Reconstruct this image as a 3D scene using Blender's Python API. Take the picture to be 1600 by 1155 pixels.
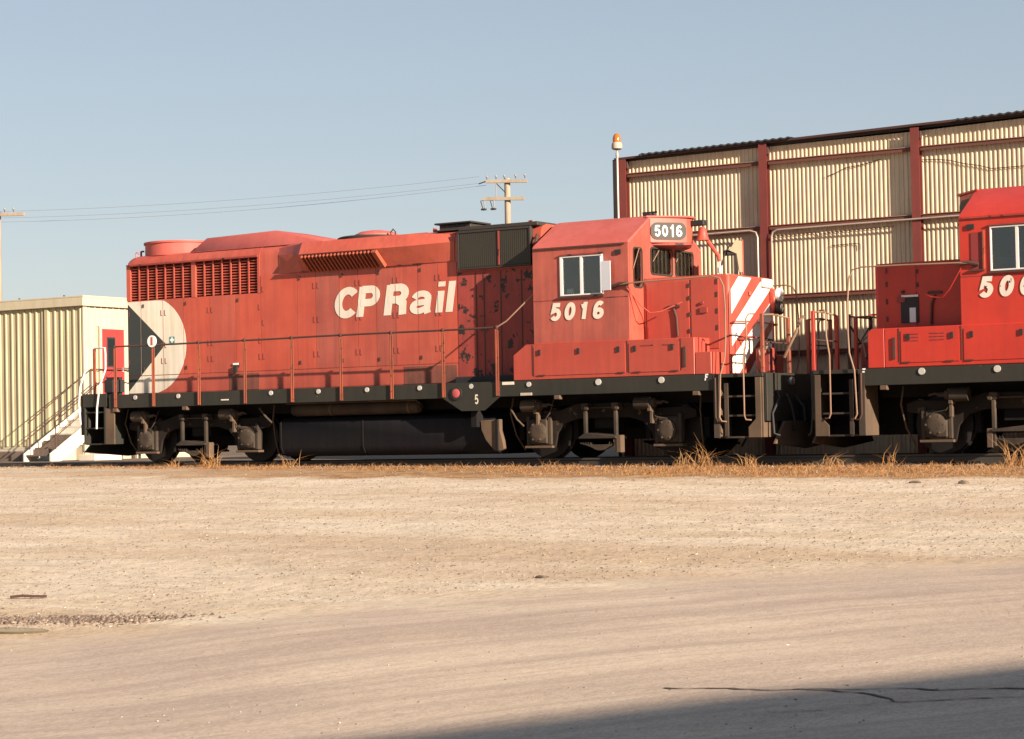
import bpy, bmesh, math, random
import numpy as np
from mathutils import Vector, Matrix
from mathutils.geometry import tessellate_polygon
random.seed(7); rng = np.random.default_rng(11)
for o in list(bpy.data.objects): bpy.data.objects.remove(o)
S = bpy.context.scene; COL = S.collection
R = math.radians; PI = math.pi
# ------------------------------------------------------------------ camera
cam = bpy.data.cameras.new('camera'); co = bpy.data.objects.new('camera', cam); COL.objects.link(co)
Fv = Vector((-0.52898473, 0.84809982, 0.03003086)); Rv = Vector((0.84801777, 0.52961661, -0.0192901)); Uv = Vector((0.03226477, -0.01526253, 0.99936282))
m = Matrix((Rv, Uv, -Fv)).transposed().to_4x4(); m.translation = Vector((20.77281, -33.30421, 0.5047)); co.matrix_world = m
cam.sensor_width = 36; cam.lens = 3272.7 / 1600 * 36; cam.clip_end = 3000; cam.clip_start = 0.1
S.camera = co
# ------------------------------------------------------------------ light
SUN_EL = R(18.7); SD = Vector((0.951 * math.cos(SUN_EL), -0.309 * math.cos(SUN_EL), math.sin(SUN_EL)))
w = bpy.data.worlds.new('World'); S.world = w; w.use_nodes = True
nt = w.node_tree; bg = nt.nodes['Background']; sky = nt.nodes.new('ShaderNodeTexSky')
sky.sky_type = 'NISHITA'; sky.sun_disc = False; sky.sun_elevation = SUN_EL
sky.sun_rotation = math.atan2(SD.x, SD.y)
sky.altitude = 200; sky.air_density = 1.0; sky.dust_density = 0.6; sky.ozone_density = 1.2
gm = nt.nodes.new('ShaderNodeGamma'); gm.inputs[1].default_value = .5; ml = nt.nodes.new('ShaderNodeMix'); ml.data_type = 'RGBA'; ml.blend_type = 'MULTIPLY'; ml.inputs[0].default_value = 1
nt.links.new(sky.outputs[0], gm.inputs[0]); nt.links.new(gm.outputs[0], ml.inputs[6]); ml.inputs[7].default_value = (2.02, 2.02, 2.10, 1); nt.links.new(ml.outputs[2], bg.inputs[0]); bg.inputs[1].default_value = 0.05
sl = bpy.data.lights.new('sun', 'SUN'); so = bpy.data.objects.new('sun', sl); COL.objects.link(so)
sl.energy = 5.0; sl.angle = R(0.55); sl.color = (1.0, 0.83, 0.66)
so.rotation_euler = (-SD).to_track_quat('-Z', 'Y').to_euler(); so.location = (40, -20, 30)
S.view_settings.view_transform = 'Standard'; S.view_settings.look = 'None'; S.view_settings.gamma = 1
S.view_settings.exposure = 1.35; S.view_settings.use_curve_mapping = False
S.render.engine = 'CYCLES'
# ------------------------------------------------------------------ materials
def nn(t, ty, **k):
    n = t.nodes.new(ty)
    for a, b in k.items(): setattr(n, a, b)
    return n
def pos(t, scale=(1, 1, 1)):
    g = nn(t, 'ShaderNodeNewGeometry'); mp = nn(t, 'ShaderNodeMapping'); mp.inputs['Scale'].default_value = scale
    t.links.new(g.outputs['Position'], mp.inputs['Vector']); return mp.outputs[0]
def noise(t, scale, detail=4, vec=None, rough=.6):
    n = nn(t, 'ShaderNodeTexNoise'); n.inputs['Scale'].default_value = scale; n.inputs['Detail'].default_value = detail
    n.inputs['Roughness'].default_value = rough
    t.links.new(vec if vec else pos(t), n.inputs['Vector']); return n.outputs[0]
def ramp(t, src, stops):
    r = nn(t, 'ShaderNodeValToRGB'); e = r.color_ramp.elements
    while len(e) > 1: e.remove(e[-1])
    for i, (p, c) in enumerate(stops):
        el = e[0] if i == 0 else e.new(p)
        el.position = p; el.color = (c, c, c, 1) if not isinstance(c, (tuple, list)) else (*c, 1)
    t.links.new(src, r.inputs[0]); return r.outputs[0]
def mix(t, fac, a, b, mode='MIX'):
    x = nn(t, 'ShaderNodeMix', data_type='RGBA', blend_type=mode)
    for sock, v in ((x.inputs[0], fac), (x.inputs[6], a), (x.inputs[7], b)):
        if isinstance(v, (int, float)): sock.default_value = v
        elif isinstance(v, tuple): sock.default_value = (*v, 1)
        else: t.links.new(v, sock)
    return x.outputs[2]
def math_(t, op, a, b=0.0, c=None):
    x = nn(t, 'ShaderNodeMath', operation=op)
    for i, v in enumerate((a, b) if c is None else (a, b, c)):
        if isinstance(v, (int, float)): x.inputs[i].default_value = v
        else: t.links.new(v, x.inputs[i])
    return x.outputs[0]
def bump(t, bs, h, strength=.3, dist=.02):
    b = nn(t, 'ShaderNodeBump'); b.inputs['Strength'].default_value = strength; b.inputs['Distance'].default_value = dist
    t.links.new(h, b.inputs['Height']); t.links.new(b.outputs[0], bs.inputs['Normal'])
MATS = {}
def newmat(name):
    mt = bpy.data.materials.new(name); mt.use_nodes = True; MATS[name] = mt
    return mt, mt.node_tree, mt.node_tree.nodes['Principled BSDF']
def paint(name, c, c2=None, rough=.5, streak=.25, blotch=.5, wear=None, wearc=(.06, .03, .02), wscale=9, metallic=0, bmp=.12, spec=.3):
    mt, t, b = newmat(name); c2 = c2 or tuple(v * .7 for v in c)
    n1 = ramp(t, noise(t, 1.3, 6), [(.32, 0.0), (.68, 1.0)])
    col = mix(t, math_(t, 'MULTIPLY', n1, blotch), c, c2)
    st = ramp(t, noise(t, 1.0, 5, pos(t, (9, 9, .55))), [(.42, 0.0), (.72, 1.0)])
    col = mix(t, math_(t, 'MULTIPLY', st, streak), col, tuple(v * .45 + .02 for v in c2))
    if wear:
        wn = ramp(t, noise(t, wscale, 5), [(wear, 0.0), (min(wear + .025, 1), 1.0)])
        col = mix(t, wn, col, wearc)
    t.links.new(col, b.inputs['Base Color'])
    b.inputs['Roughness'].default_value = rough; b.inputs['Metallic'].default_value = metallic
    b.inputs['Specular IOR Level'].default_value = spec
    if bmp: bump(t, b, noise(t, 3.0, 5), bmp, .02)
    return mt
RED = (.43, .094, .060)
paint('faded_red', RED, (.41, .052, .036), .45, .34, .85, .735, (.10, .05, .035), 13, spec=.4)
paint('hood_red', (.43, .094, .060), (.345, .060, .040), .45, .40, .9, .76, (.12, .06, .04), 7, spec=.4)
paint('hood_bright', (.46, .086, .050), (.37, .056, .035), .45, .35, .8, .76, (.12, .06, .04), 7, spec=.4)
paint('hood_dull', (.38, .096, .068), (.30, .060, .044), .5, .5, .9, .74, (.10, .05, .04), 8, spec=.4)
paint('cab_red', (.39, .096, .067), (.285, .062, .047), .45, .5, .95, .75, (.10, .05, .04), 11, spec=.4)
paint('roof_red', (.46, .11, .09), (.36, .07, .055), .6, .2, .8, .74, (.16, .08, .06), 8)
paint('fresh_red', (.46, .036, .020), (.37, .027, .016), .42, .25, .9, .77, (.12, .03, .02), 9, spec=.4)
paint('nose_red', (.38, .066, .043), (.33, .045, .032), .45, .3, .7, .71, (.08, .035, .025), 10, spec=.4)
paint('shade_red', (.22, .03, .03), (.17, .03, .03), .5, .2, .6)
paint('hinge_red', (.22, .05, .04), (.14, .035, .03), .6, .2, .8)
paint('lining_beige', (.50, .42, .24), (.42, .35, .2), .8, .1, .4)
paint('chipped_red', (.30, .05, .04), (.20, .035, .03), .6, .5, .9, .575, (.025, .02, .018), 5.5)
paint('grimy_red', (.26, .075, .05), (.09, .045, .035), .7, .5, 1.0, .68, (.04, .03, .025), 6)
paint('sill_black', (.020, .022, .018), (.036, .030, .022), .6, .4, .6, .70, (.12, .085, .055), 8)
paint('under_dark', (.010, .010, .012), (.020, .016, .013), .85, .2, .8, spec=.1)
paint('tank_black', (.008, .008, .011), (.014, .012, .012), .6, .2, .6, spec=.15)
paint('truck_dirt', (.075, .053, .036), (.026, .020, .016), .85, .3, 1.0, .66, (.03, .025, .02), 12, bmp=.4)
paint('frame_dark', (.030, .023, .018), (.014, .012, .011), .85, .3, 1.0, .64, (.09, .06, .04), 5, spec=.1)
paint('brown_grime', (.13, .085, .052), (.07, .048, .034), .8, .4, .9, .66, (.05, .035, .025), 9)
paint('steel_rail', (.075, .065, .055), (.05, .04, .035), .5, 0, .6, metallic=.4)
paint('wheel_steel', (.022, .019, .018), (.014, .012, .012), .6, 0, .8, metallic=.3)
paint('olive_black', (.036, .032, .024), (.028, .025, .02), .55, .5, .6)
paint('roof_black', (.03, .028, .026), (.045, .035, .03), .6, .1, .8)
paint('grille_dark', (.03, .014, .012), (.012, .01, .01), .8, .1, .8)
paint('core_red', (.08, .02, .016), (.05, .015, .012), .8, .1, .8)
paint('louver_orange', (.34, .082, .04), (.22, .05, .03), .6, .3, 1.0)
paint('dusty_white', (.68, .64, .55), (.60, .50, .36), .55, .35, .55, .70, (.36, .20, .12), 7)
paint('letter_white', (.66, .61, .52), (.55, .48, .40), .55, .25, .6, .74, (.45, .10, .06), 11)
paint('peel_white', (.68, .62, .54), (.55, .46, .4), .55, .25, .6, .62, (.06, .02, .015), 7)
paint('stripe_white', (.78, .74, .68), (.70, .62, .54), .5, .2, .6, .71, (.45, .12, .06), 8)
paint('mark_black', (.028, .034, .034), (.04, .045, .042), .55, .2, .7)
paint('rail_orange', (.30, .075, .04), (.16, .05, .03), .6, .2, 1.0, .62, (.06, .035, .025), 14)
paint('rail_cream', (.27, .18, .12), (.20, .11, .075), .6, .2, .8, .62, (.25, .10, .05), 12)
paint('rail_white', (.62, .56, .54), (.55, .46, .44), .5, .1, .4)
paint('rail_dark', (.05, .03, .025), (.09, .04, .03), .6, .1, .8)
paint('window_frame', (.66, .64, .62), (.55, .5, .46), .4, .1, .5)
paint('aluminium', (.55, .56, .60), (.45, .46, .5), .35, .1, .5, metallic=.3)
paint('wall_yellow', (.62, .515, .36), (.55, .44, .29), .6, .40, .9, .73, (.30, .19, .12), 3.5, bmp=0)
paint('wall_red', (.19, .042, .034), (.13, .032, .028), .6, .25, .8)
paint('girt_dark', (.11, .05, .04), (.16, .05, .04), .7, .2, .9)
paint('girt_brown', (.30, .20, .13), (.26, .09, .06), .6, .2, .9)
paint('fascia_dark', (.07, .035, .03), (.05, .03, .028), .6, .1, .8)
paint('conduit', (.50, .42, .35), (.42, .33, .26), .4, .1, .5, metallic=.4)
paint('roof_sheet', (.045, .047, .05), (.03, .03, .032), .5, .1, .6)
paint('panel_cream', (.50, .43, .27), (.44, .37, .22), .6, .35, .8, bmp=0)
paint('panel_sunlit', (.45, .40, .31), (.41, .36, .27), .6, .15, .5, bmp=0)  # same cream cladding, paler tint of the sunlit end put into the colour
paint('trim_cream', (.50, .44, .31), (.44, .38, .27), .6, .2, .6)
paint('door_red', (.50, .04, .035), (.42, .03, .03), .45, .1, .5)
paint('stair_white', (.66, .60, .50), (.58, .51, .41), .65, .3, .7)
paint('wood_grey', (.19, .14, .105), (.12, .09, .07), .85, .5, .8, bmp=.4)
paint('pole_wood', (.33, .27, .20), (.26, .21, .155), .85, .5, .8, bmp=.4)
paint('arm_wood', (.33, .27, .20), (.24, .19, .14), .85, .3, .8)
paint('dark_iron', (.03, .03, .035), (.05, .04, .04), .6, 0, .6)
paint('porcelain', (.25, .24, .24), (.2, .17, .15), .3, 0, .4)
paint('wing_beige', (.30, .25, .17), (.22, .18, .12), .6, .2, .5)
paint('teal_sign', (.04, .22, .22), None, .5, 0, .2)
paint('dot_white', (.50, .49, .47), (.36, .34, .30), .6, .1, .9)
paint('sign_white', (.75, .75, .73), None, .5, .1, .2)
paint('cap_red', (.45, .10, .10), (.35, .06, .06), .5, .1, .8)
paint('beacon_grey', (.42, .36, .28), (.3, .24, .2), .5, .2, .6)
paint('rubber', (.02, .02, .022), (.03, .028, .026), .6, 0, .5)
paint('concrete', (.42, .38, .32), (.36, .32, .27), .8, .1, .6)
paint('interior', (.055, .06, .055), (.04, .04, .04), .7, 0, .3)
paint('seat_dark', (.03, .03, .035), None, .7, 0, .3)
paint('wire_dark', (.20, .22, .25), None, .6, 0, .1)
mt, t, b = newmat('amber_glass'); b.inputs['Base Color'].default_value = (.55, .17, .03, 1); b.inputs['Roughness'].default_value = .12
b.inputs['Transmission Weight'].default_value = .35
mt, t, b = newmat('lamp_glass'); b.inputs['Base Color'].default_value = (.75, .78, .8, 1); b.inputs['Roughness'].default_value = .12; b.inputs['Metallic'].default_value = .85
mt, t, b = newmat('chrome_rim'); b.inputs['Base Color'].default_value = (.8, .76, .7, 1); b.inputs['Roughness'].default_value = .35
mt, t, b = newmat('water'); b.inputs['Base Color'].default_value = (.10, .08, .05, 1); b.inputs['Roughness'].default_value = .12
bump(t, b, noise(t, 9, 2), .04, .01)
mt, t, b = newmat('glass')
t.nodes.remove(b); out = t.nodes['Material Output']; tr = nn(t, 'ShaderNodeBsdfTransparent'); tr.inputs[0].default_value = (.78, .82, .78, 1)
gl = nn(t, 'ShaderNodeBsdfGlossy'); gl.inputs[1].default_value = .03; gl.inputs[0].default_value = (.9, .9, .9, 1)
fr = nn(t, 'ShaderNodeFresnel'); fr.inputs[0].default_value = 1.5; ms = nn(t, 'ShaderNodeMixShader')
t.links.new(math_(t, 'MULTIPLY_ADD', fr.outputs[0], 1.0, .05), ms.inputs[0]); t.links.new(tr.outputs[0], ms.inputs[1]); t.links.new(gl.outputs[0], ms.inputs[2]); t.links.new(ms.outputs[0], out.inputs[0])
# gravel yard
GC = ((.575, .485, .37), (.50, .39, .27), (.65, .57, .455))
def gravel_col(t):
    base = mix(t, ramp(t, noise(t, .35, 5, pos(t, (.5, 1.6, 1))), [(.36, 0.0), (.66, 1.0)]), GC[0], GC[1])
    base = mix(t, ramp(t, noise(t, 1.1, 6, pos(t, (.35, 1.4, 1))), [(.45, 0.0), (.7, .75)]), base, GC[2])
    base = mix(t, ramp(t, noise(t, .22, 4, pos(t, (.25, 1.2, 1))), [(.50, 0.0), (.62, .6)]), base, (.44, .32, .215))
    base = mix(t, ramp(t, noise(t, 2.2, 5, pos(t, (.25, 1.6, 1))), [(.56, 0.0), (.70, .55)]), base, (.40, .29, .20))
    v = nn(t, 'ShaderNodeTexVoronoi'); v.inputs['Scale'].default_value = 34; t.links.new(pos(t), v.inputs['Vector'])
    vv = ramp(t, v.outputs['Color'], [(0, .70), (.5, 1.0), (1, 1.12)])
    base = mix(t, .75, base, vv, 'MULTIPLY')
    sp = ramp(t, noise(t, 9, 6, None, .8), [(.36, .0), (.5, .5), (.64, 1.0)])
    base = mix(t, 1.0, base, ramp(t, noise(t, 26, 3, pos(t, (1, .35, 1)), .65), [(.36, .84), (.5, 1.0), (.64, 1.10)]), 'MULTIPLY')
    base = mix(t, 1.0, base, ramp(t, noise(t, 6, 3, pos(t, (1, .3, 1)), .7), [(.36, .88), (.5, 1.0), (.64, 1.08)]), 'MULTIPLY')
    base = mix(t, ramp(t, noise(t, 16, 3, pos(t, (1, .22, 1)), .7), [(.63, 0.0), (.70, .8)]), base, (.24, .16, .11))
    return base, v.outputs['Distance']
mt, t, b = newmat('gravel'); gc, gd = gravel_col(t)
# straw-stained verge beside the track
sx = nn(t, 'ShaderNodeSeparateXYZ'); t.links.new(pos(t), sx.inputs[0])
yy = math_(t, 'ADD', sx.outputs[1], math_(t, 'MULTIPLY', math_(t, 'SUBTRACT', noise(t, .8, 5), .5), 3.0))
vg = ramp(t, math_(t, 'MULTIPLY_ADD', yy, .2, .95), [(.20, 0.0), (.34, .95)])
lx = ramp(t, math_(t, 'MULTIPLY_ADD', sx.outputs[0], .05, .55), [(.05, .25), (.45, 1.0)])
vcol = mix(t, ramp(t, noise(t, 3.0, 5, None, .75), [(.40, 0.0), (.60, 1.0)]), (.21, .11, .055), (.38, .235, .11))
gc = mix(t, math_(t, 'MULTIPLY', vg, lx), gc, vcol)
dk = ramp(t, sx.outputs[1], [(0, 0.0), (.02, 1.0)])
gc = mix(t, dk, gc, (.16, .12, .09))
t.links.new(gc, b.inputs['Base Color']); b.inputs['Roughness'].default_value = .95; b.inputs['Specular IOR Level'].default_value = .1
bump(t, b, math_(t, 'ADD', noise(t, 26, 6, None, .75), math_(t, 'MULTIPLY', gd, .4)), .42, .014)
# dusty asphalt
mt, t, b = newmat('asphalt'); gc, gd = gravel_col(t)
at = nn(t, 'ShaderNodeAttribute', attribute_name='edge_distance')
uvv = nn(t, 'ShaderNodeAttribute', attribute_name='road_uv'); mp = nn(t, 'ShaderNodeMapping'); mp.inputs['Scale'].default_value = (.16, 1.5, 1)
t.links.new(uvv.outputs['Vector'], mp.inputs[0])
d1 = ramp(t, noise(t, 1.0, 6, mp.outputs[0], .62), [(.36, 0.0), (.66, 1.0)])
ac = mix(t, d1, (.40, .315, .25), (.55, .45, .35))
ac = mix(t, ramp(t, noise(t, .5, 4), [(.4, 0.0), (.7, .5)]), ac, (.34, .265, .225))
ac = mix(t, 1.0, ac, ramp(t, noise(t, 58, 3, pos(t, (1, .45, 1)), .65), [(.36, .86), (.5, 1.0), (.64, 1.11)]), 'MULTIPLY')
ac = mix(t, 1.0, ac, ramp(t, noise(t, 15, 3, pos(t, (1, .5, 1)), .7), [(.36, .92), (.5, 1.0), (.64, 1.06)]), 'MULTIPLY')
ac = mix(t, ramp(t, noise(t, 60, 4, None, .8), [(.60, 0.0), (.68, .6)]), ac, (.20, .15, .125))
d3 = nn(t, 'ShaderNodeMapping'); d3.inputs['Scale'].default_value = (.10, 4.2, 1); t.links.new(uvv.outputs['Vector'], d3.inputs[0])
ac = mix(t, ramp(t, noise(t, 1.0, 7, d3.outputs[0], .7), [(.50, 0.0), (.66, .6)]), ac, (.33, .255, .205))
ac = mix(t, ramp(t, noise(t, 45, 3), [(.60, 0.0), (.72, .55)]), ac, (.60, .50, .40))
ed = math_(t, 'ADD', at.outputs['Fac'], math_(t, 'MULTIPLY', math_(t, 'SUBTRACT', noise(t, 1.6, 6, pos(t, (.6, 1.3, 1))), .5), 2.6))
ef = ramp(t, math_(t, 'MULTIPLY', ed, .5), [(.05, 1.0), (.55, 0.0)])
ac = mix(t, ef, ac, gc)
t.links.new(ac, b.inputs['Base Color']); b.inputs['Roughness'].default_value = .9; b.inputs['Specular IOR Level'].default_value = .15
bump(t, b, noise(t, 40, 6, None, .85), .6, .012)
paint('crack_tar', (.10, .085, .08), None, .9, 0, .3)
mt, t, b = newmat('straw'); at = nn(t, 'ShaderNodeAttribute', attribute_name='tone')
cc = ramp(t, at.outputs['Fac'], [(0, (.10, .05, .028)), (.45, (.30, .15, .055)), (1, (.46, .30, .14))])
t.links.new(cc, b.inputs['Base Color']); b.inputs['Roughness'].default_value = .8; b.inputs['Specular IOR Level'].default_value = .2
mt, t, b = newmat('pebble'); at = nn(t, 'ShaderNodeAttribute', attribute_name='tone')
cc = ramp(t, at.outputs['Fac'], [(0, (.10, .065, .05)), (.3, (.20, .15, .11)), (.7, (.30, .25, .19)), (1, (.46, .41, .34))])
t.links.new(cc, b.inputs['Base Color']); b.inputs['Roughness'].default_value = .9
# ------------------------------------------------------------------ mesh helpers
ORG = {}; CACHE = {}
XF = lambda x: x
def tag(o, label=None, cat=None, group=None, kind=None):
    if label: o['label'] = label
    if cat: o['category'] = cat
    if group: o['group'] = group
    if kind: o['kind'] = kind
    return o
def thing(name, label, cat, loc, group=None):
    o = bpy.data.objects.new(name, None); COL.objects.link(o); o.location = loc; o.empty_display_size = .2
    ORG[o.name] = Vector(loc); return tag(o, label, cat, group)
class M:
    def __init__(s): s.v = []; s.f = []
    def add(s, vs, fs):
        n = len(s.v); s.v += [(XF(x), y, z) for x, y, z in vs]; s.f += [tuple(i + n for i in f) for f in fs]; return s
    def box(s, x0, x1, y0, y1, z0, z1):
        return s.add([(x, y, z) for x in (x0, x1) for y in (y0, y1) for z in (z0, z1)],
                     [(0, 1, 3, 2), (4, 6, 7, 5), (0, 4, 5, 1), (2, 3, 7, 6), (0, 2, 6, 4), (1, 5, 7, 3)])
    def prism(s, pts, ax, a, b, holes=()):
        # polygon extruded along axis ax; pts are the two other coordinates in xyz order
        def P(p, q):
            return {'x': (q, p[0], p[1]), 'y': (p[0], q, p[1]), 'z': (p[0], p[1], q)}[ax]
        loops = [list(pts)] + [list(h) for h in holes]
        flat = [p for l in loops for p in l]; n = len(flat)
        if holes or n > 6:
            tris = tessellate_polygon([[Vector((p[0], p[1], 0)) for p in l] for l in loops])
        else: tris = [tuple(range(n))]
        fs = [tuple(t_) for t_ in tris] + [tuple(i + n for i in reversed(t_)) for t_ in tris]
        k = 0
        for l in loops:
            m_ = len(l)
            for i in range(m_):
                j = (i + 1) % m_; fs.append((k + i, k + j, k + j + n, k + i + n))
            k += m_
        return s.add([P(p, a) for p in flat] + [P(p, b) for p in flat], fs)
    def cyl(s, p0, p1, r, n=14, r1=None):
        p0 = Vector(p0); p1 = Vector(p1); d = (p1 - p0).normalized(); r1 = r if r1 is None else r1
        a = d.orthogonal().normalized(); b_ = d.cross(a); vs = []
        for p, rr in ((p0, r), (p1, r1)):
            vs += [tuple(p + (a * math.cos(2 * PI * i / n) + b_ * math.sin(2 * PI * i / n)) * rr) for i in range(n)]
        return s.add(vs, [(i, (i + 1) % n, (i + 1) % n + n, i + n) for i in range(n)] + [tuple(range(n)), tuple(range(n, 2 * n))])
    def tube(s, pts, r, n=8, r1=None):
        P = [Vector(p) for p in pts]; vs = []; a = None
        for i, p in enumerate(P):
            d = (P[min(i + 1, len(P) - 1)] - P[max(i - 1, 0)]).normalized()
            a = d.orthogonal().normalized() if a is None else (a - d * a.dot(d)).normalized()
            b_ = d.cross(a); rr = r if r1 is None else r + (r1 - r) * i / (len(P) - 1)
            vs += [tuple(p + (a * math.cos(2 * PI * k / n) + b_ * math.sin(2 * PI * k / n)) * rr) for k in range(n)]
        fs = [(i * n + k, i * n + (k + 1) % n, (i + 1) * n + (k + 1) % n, (i + 1) * n + k) for i in range(len(P) - 1) for k in range(n)]
        return s.add(vs, fs + [tuple(range(n)), tuple(range(len(vs) - n, len(vs)))])
    def lathe(s, c, prof, n=24, ax='z'):
        vs = []
        for r, h in prof:
            for i in range(n):
                a = 2 * PI * i / n; u, v_ = r * math.cos(a), r * math.sin(a)
                vs.append({'z': (c[0] + u, c[1] + v_, c[2] + h), 'y': (c[0] + u, c[1] + h, c[2] + v_), 'x': (c[0] + h, c[1] + u, c[2] + v_)}[ax])
        k = len(prof)
        fs = [(i * n + j, i * n + (j + 1) % n, (i + 1) * n + (j + 1) % n, (i + 1) * n + j) for i in range(k - 1) for j in range(n)]
        return s.add(vs, fs + [tuple(range(n)), tuple(range((k - 1) * n, k * n))])
    def loft(s, secs, cap=True):
        n = len(secs[0]); vs = [p for q in secs for p in q]
        fs = [(i * n + j, i * n + (j + 1) % n, (i + 1) * n + (j + 1) % n, (i + 1) * n + j) for i in range(len(secs) - 1) for j in range(n)]
        if cap: fs += [tuple(range(n)), tuple(range(len(vs) - n, len(vs)))]
        return s.add(vs, fs)
    def build(s, name, mat, parent=None, bevel=0, smooth=35, seg=1):
        V_ = np.array(s.v); c = Vector(((V_.min(0) + V_.max(0)) / 2).tolist())
        rel = np.round(V_ - np.array(c), 4); key = (rel.tobytes(), str(s.f), mat, bevel)
        me = CACHE.get(key)
        if me is None:
            me = bpy.data.meshes.new(name); me.from_pydata(rel.tolist(), [], s.f)
            bm = bmesh.new(); bm.from_mesh(me)
            if bevel:
                bmesh.ops.recalc_face_normals(bm, faces=bm.faces)
                es = [e for e in bm.edges if len(e.link_faces) == 2 and e.calc_face_angle(0) > R(25)]
                bmesh.ops.bevel(bm, geom=es, offset=bevel, segments=seg, affect='EDGES', clamp_overlap=True)
            bmesh.ops.recalc_face_normals(bm, faces=bm.faces); bm.to_mesh(me); bm.free()
            me.materials.append(MATS[mat]); me.polygons.foreach_set('use_smooth', [True] * len(me.polygons))
            me.set_sharp_from_angle(angle=R(smooth)); CACHE[key] = me
        o = bpy.data.objects.new(name, me); COL.objects.link(o)
        ORG[o.name] = c; o.location = c
        if parent: o.parent = parent; o.location = c - ORG[parent.name]
        return o
def box(name, mat, par, *a, bevel=0, **k): return M().box(*a).build(name, mat, par, bevel, **k)
def rrect(a0, a1, b0, b1, r, n=4):
    out = []
    for cx, cy, s0 in ((a1 - r, b1 - r, 0), (a0 + r, b1 - r, 90), (a0 + r, b0 + r, 180), (a1 - r, b0 + r, 270)):
        for i in range(n + 1):
            a = R(s0 + 90 * i / n); out.append((cx + r * math.cos(a), cy + r * math.sin(a)))
    return out
def arc(cx, cy, rx, ry, a0, a1, n=14):
    return [(cx + rx * math.cos(R(a0 + (a1 - a0) * i / n)), cy + ry * math.sin(R(a0 + (a1 - a0) * i / n))) for i in range(n + 1)]
# lettering drawn as bold strokes, unit height
T = .2
GL = {
 'C': ([arc(.40, .5, .30, .40, 42, 318, 20)], .78), 'P': ([[(.12, 0), (.12, 1)], [(.1, .9), (.40, .9)] + arc(.42, .68, .22, .22, 85, -85, 9) + [(.1, .46)]], .76),
 'R': ([[(.12, 0), (.12, 1)], [(.1, .9), (.42, .9)] + arc(.44, .70, .20, .20, 85, -85, 9) + [(.1, .5)], [(.44, .48), (.60, .38), (.63, 0)]], .80),
 'a': ([[(.10, .50)] + arc(.32, .50, .20, .15, 160, 0, 9) + [(.52, .12), (.56, 0)], [(.52, .38)] + arc(.26, .22, .17, .14, 80, 290, 10) + [(.50, .16)]], .66),
 'i': ([[(.12, 0), (.12, .70)], [(.12, .84), (.12, 1)]], .28), 'l': ([[(.12, 0), (.12, 1)]], .28),
 '5': ([[(.56, .9), (.20, .9), (.15, .52), (.32, .60)] + arc(.34, .34, .22, .25, 85, -150, 12)], .66),
 '0': ([arc(.34, .5, .22, .40, 0, 360, 24)], .68), '1': ([[(.36, 0), (.36, 1)], [(.14, .74), (.36, .82)]], .56),
 '6': ([arc(.34, .30, .22, .21, 0, 360, 18), [(.52, .80)] + arc(.36, .55, .24, .35, 70, 190, 9) + [(.12, .32)]], .68),
 '3': ([[(.12, .76)] + arc(.32, .72, .20, .18, 140, -80, 9) + arc(.32, .29, .22, .20, 80, -150, 10)], .62),
 'F': ([[(.12, 0), (.12, 1)], [(.1, .9), (.58, .9)], [(.1, .5), (.50, .5)]], .62), ' ': ([], .16)}
def glyph(ch, x, z, h, y, par, mat, shear=.18, wx=1.0, th=T, cuts=(), sgn=-1, dep=.004):
    """one letter standing on a plane y=const, reading left to right towards +X in the world"""
    global XF
    sv = XF; XF = lambda q: q
    bm = bmesh.new(); strokes, adv = GL[ch]; lay = 0
    for st in strokes:
        P = [Vector((p[0], p[1])) for p in st]; closed = (P[0] - P[-1]).length < 1e-4
        if closed: P = P[:-1]
        n = len(P); L = []
        for i, p in enumerate(P):
            a = P[(i - 1) % n] if closed or i > 0 else None; b_ = P[(i + 1) % n] if closed or i < n - 1 else None
            d1 = (p - a).normalized() if a is not None else (b_ - p).normalized(); d2 = (b_ - p).normalized() if b_ is not None else d1
            mm = (d1 + d2).normalized(); nrm = Vector((-mm.y, mm.x)); k = 1 / max(.55, nrm.dot(Vector((-d1.y, d1.x))))
            L.append((p + nrm * th / 2 * k, p - nrm * th / 2 * k))
        lay += .0008; yy_ = y + sgn * (dep + lay); vs = []
        for a, b_ in L:
            for q in (a, b_):
                vs.append(bm.verts.new((x + (q.x * wx + q.y * shear) * h, yy_, z + q.y * h)))
        rngk = n if closed else n - 1
        for i in range(rngk):
            j = (i + 1) % n
            try: bm.faces.new((vs[2 * i], vs[2 * i + 1], vs[2 * j + 1], vs[2 * j]))
            except ValueError: pass
    for c in cuts:
        for d in (-.007, .007):
            bmesh.ops.bisect_plane(bm, geom=bm.verts[:] + bm.edges[:] + bm.faces[:], plane_co=(c + d, 0, 0), plane_no=(1, 0, 0))
        bmesh.ops.delete(bm, geom=[f for f in bm.faces if abs(f.calc_center_median().x - c) < .007], context='FACES')
    bm.normal_update(); bmesh.ops.recalc_face_normals(bm, faces=bm.faces); bmesh.ops.solidify(bm, geom=bm.faces[:], thickness=.0015)
    mt_ = M(); bm.verts.index_update(); mt_.v = [tuple(v.co) for v in bm.verts]; mt_.f = [tuple(v.index for v in f.verts) for f in bm.faces]; bm.free()
    o = mt_.build('lettering', mat, par); o['label'] = 'painted character %s' % ch
    XF = sv; return x + adv * wx * h
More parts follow.
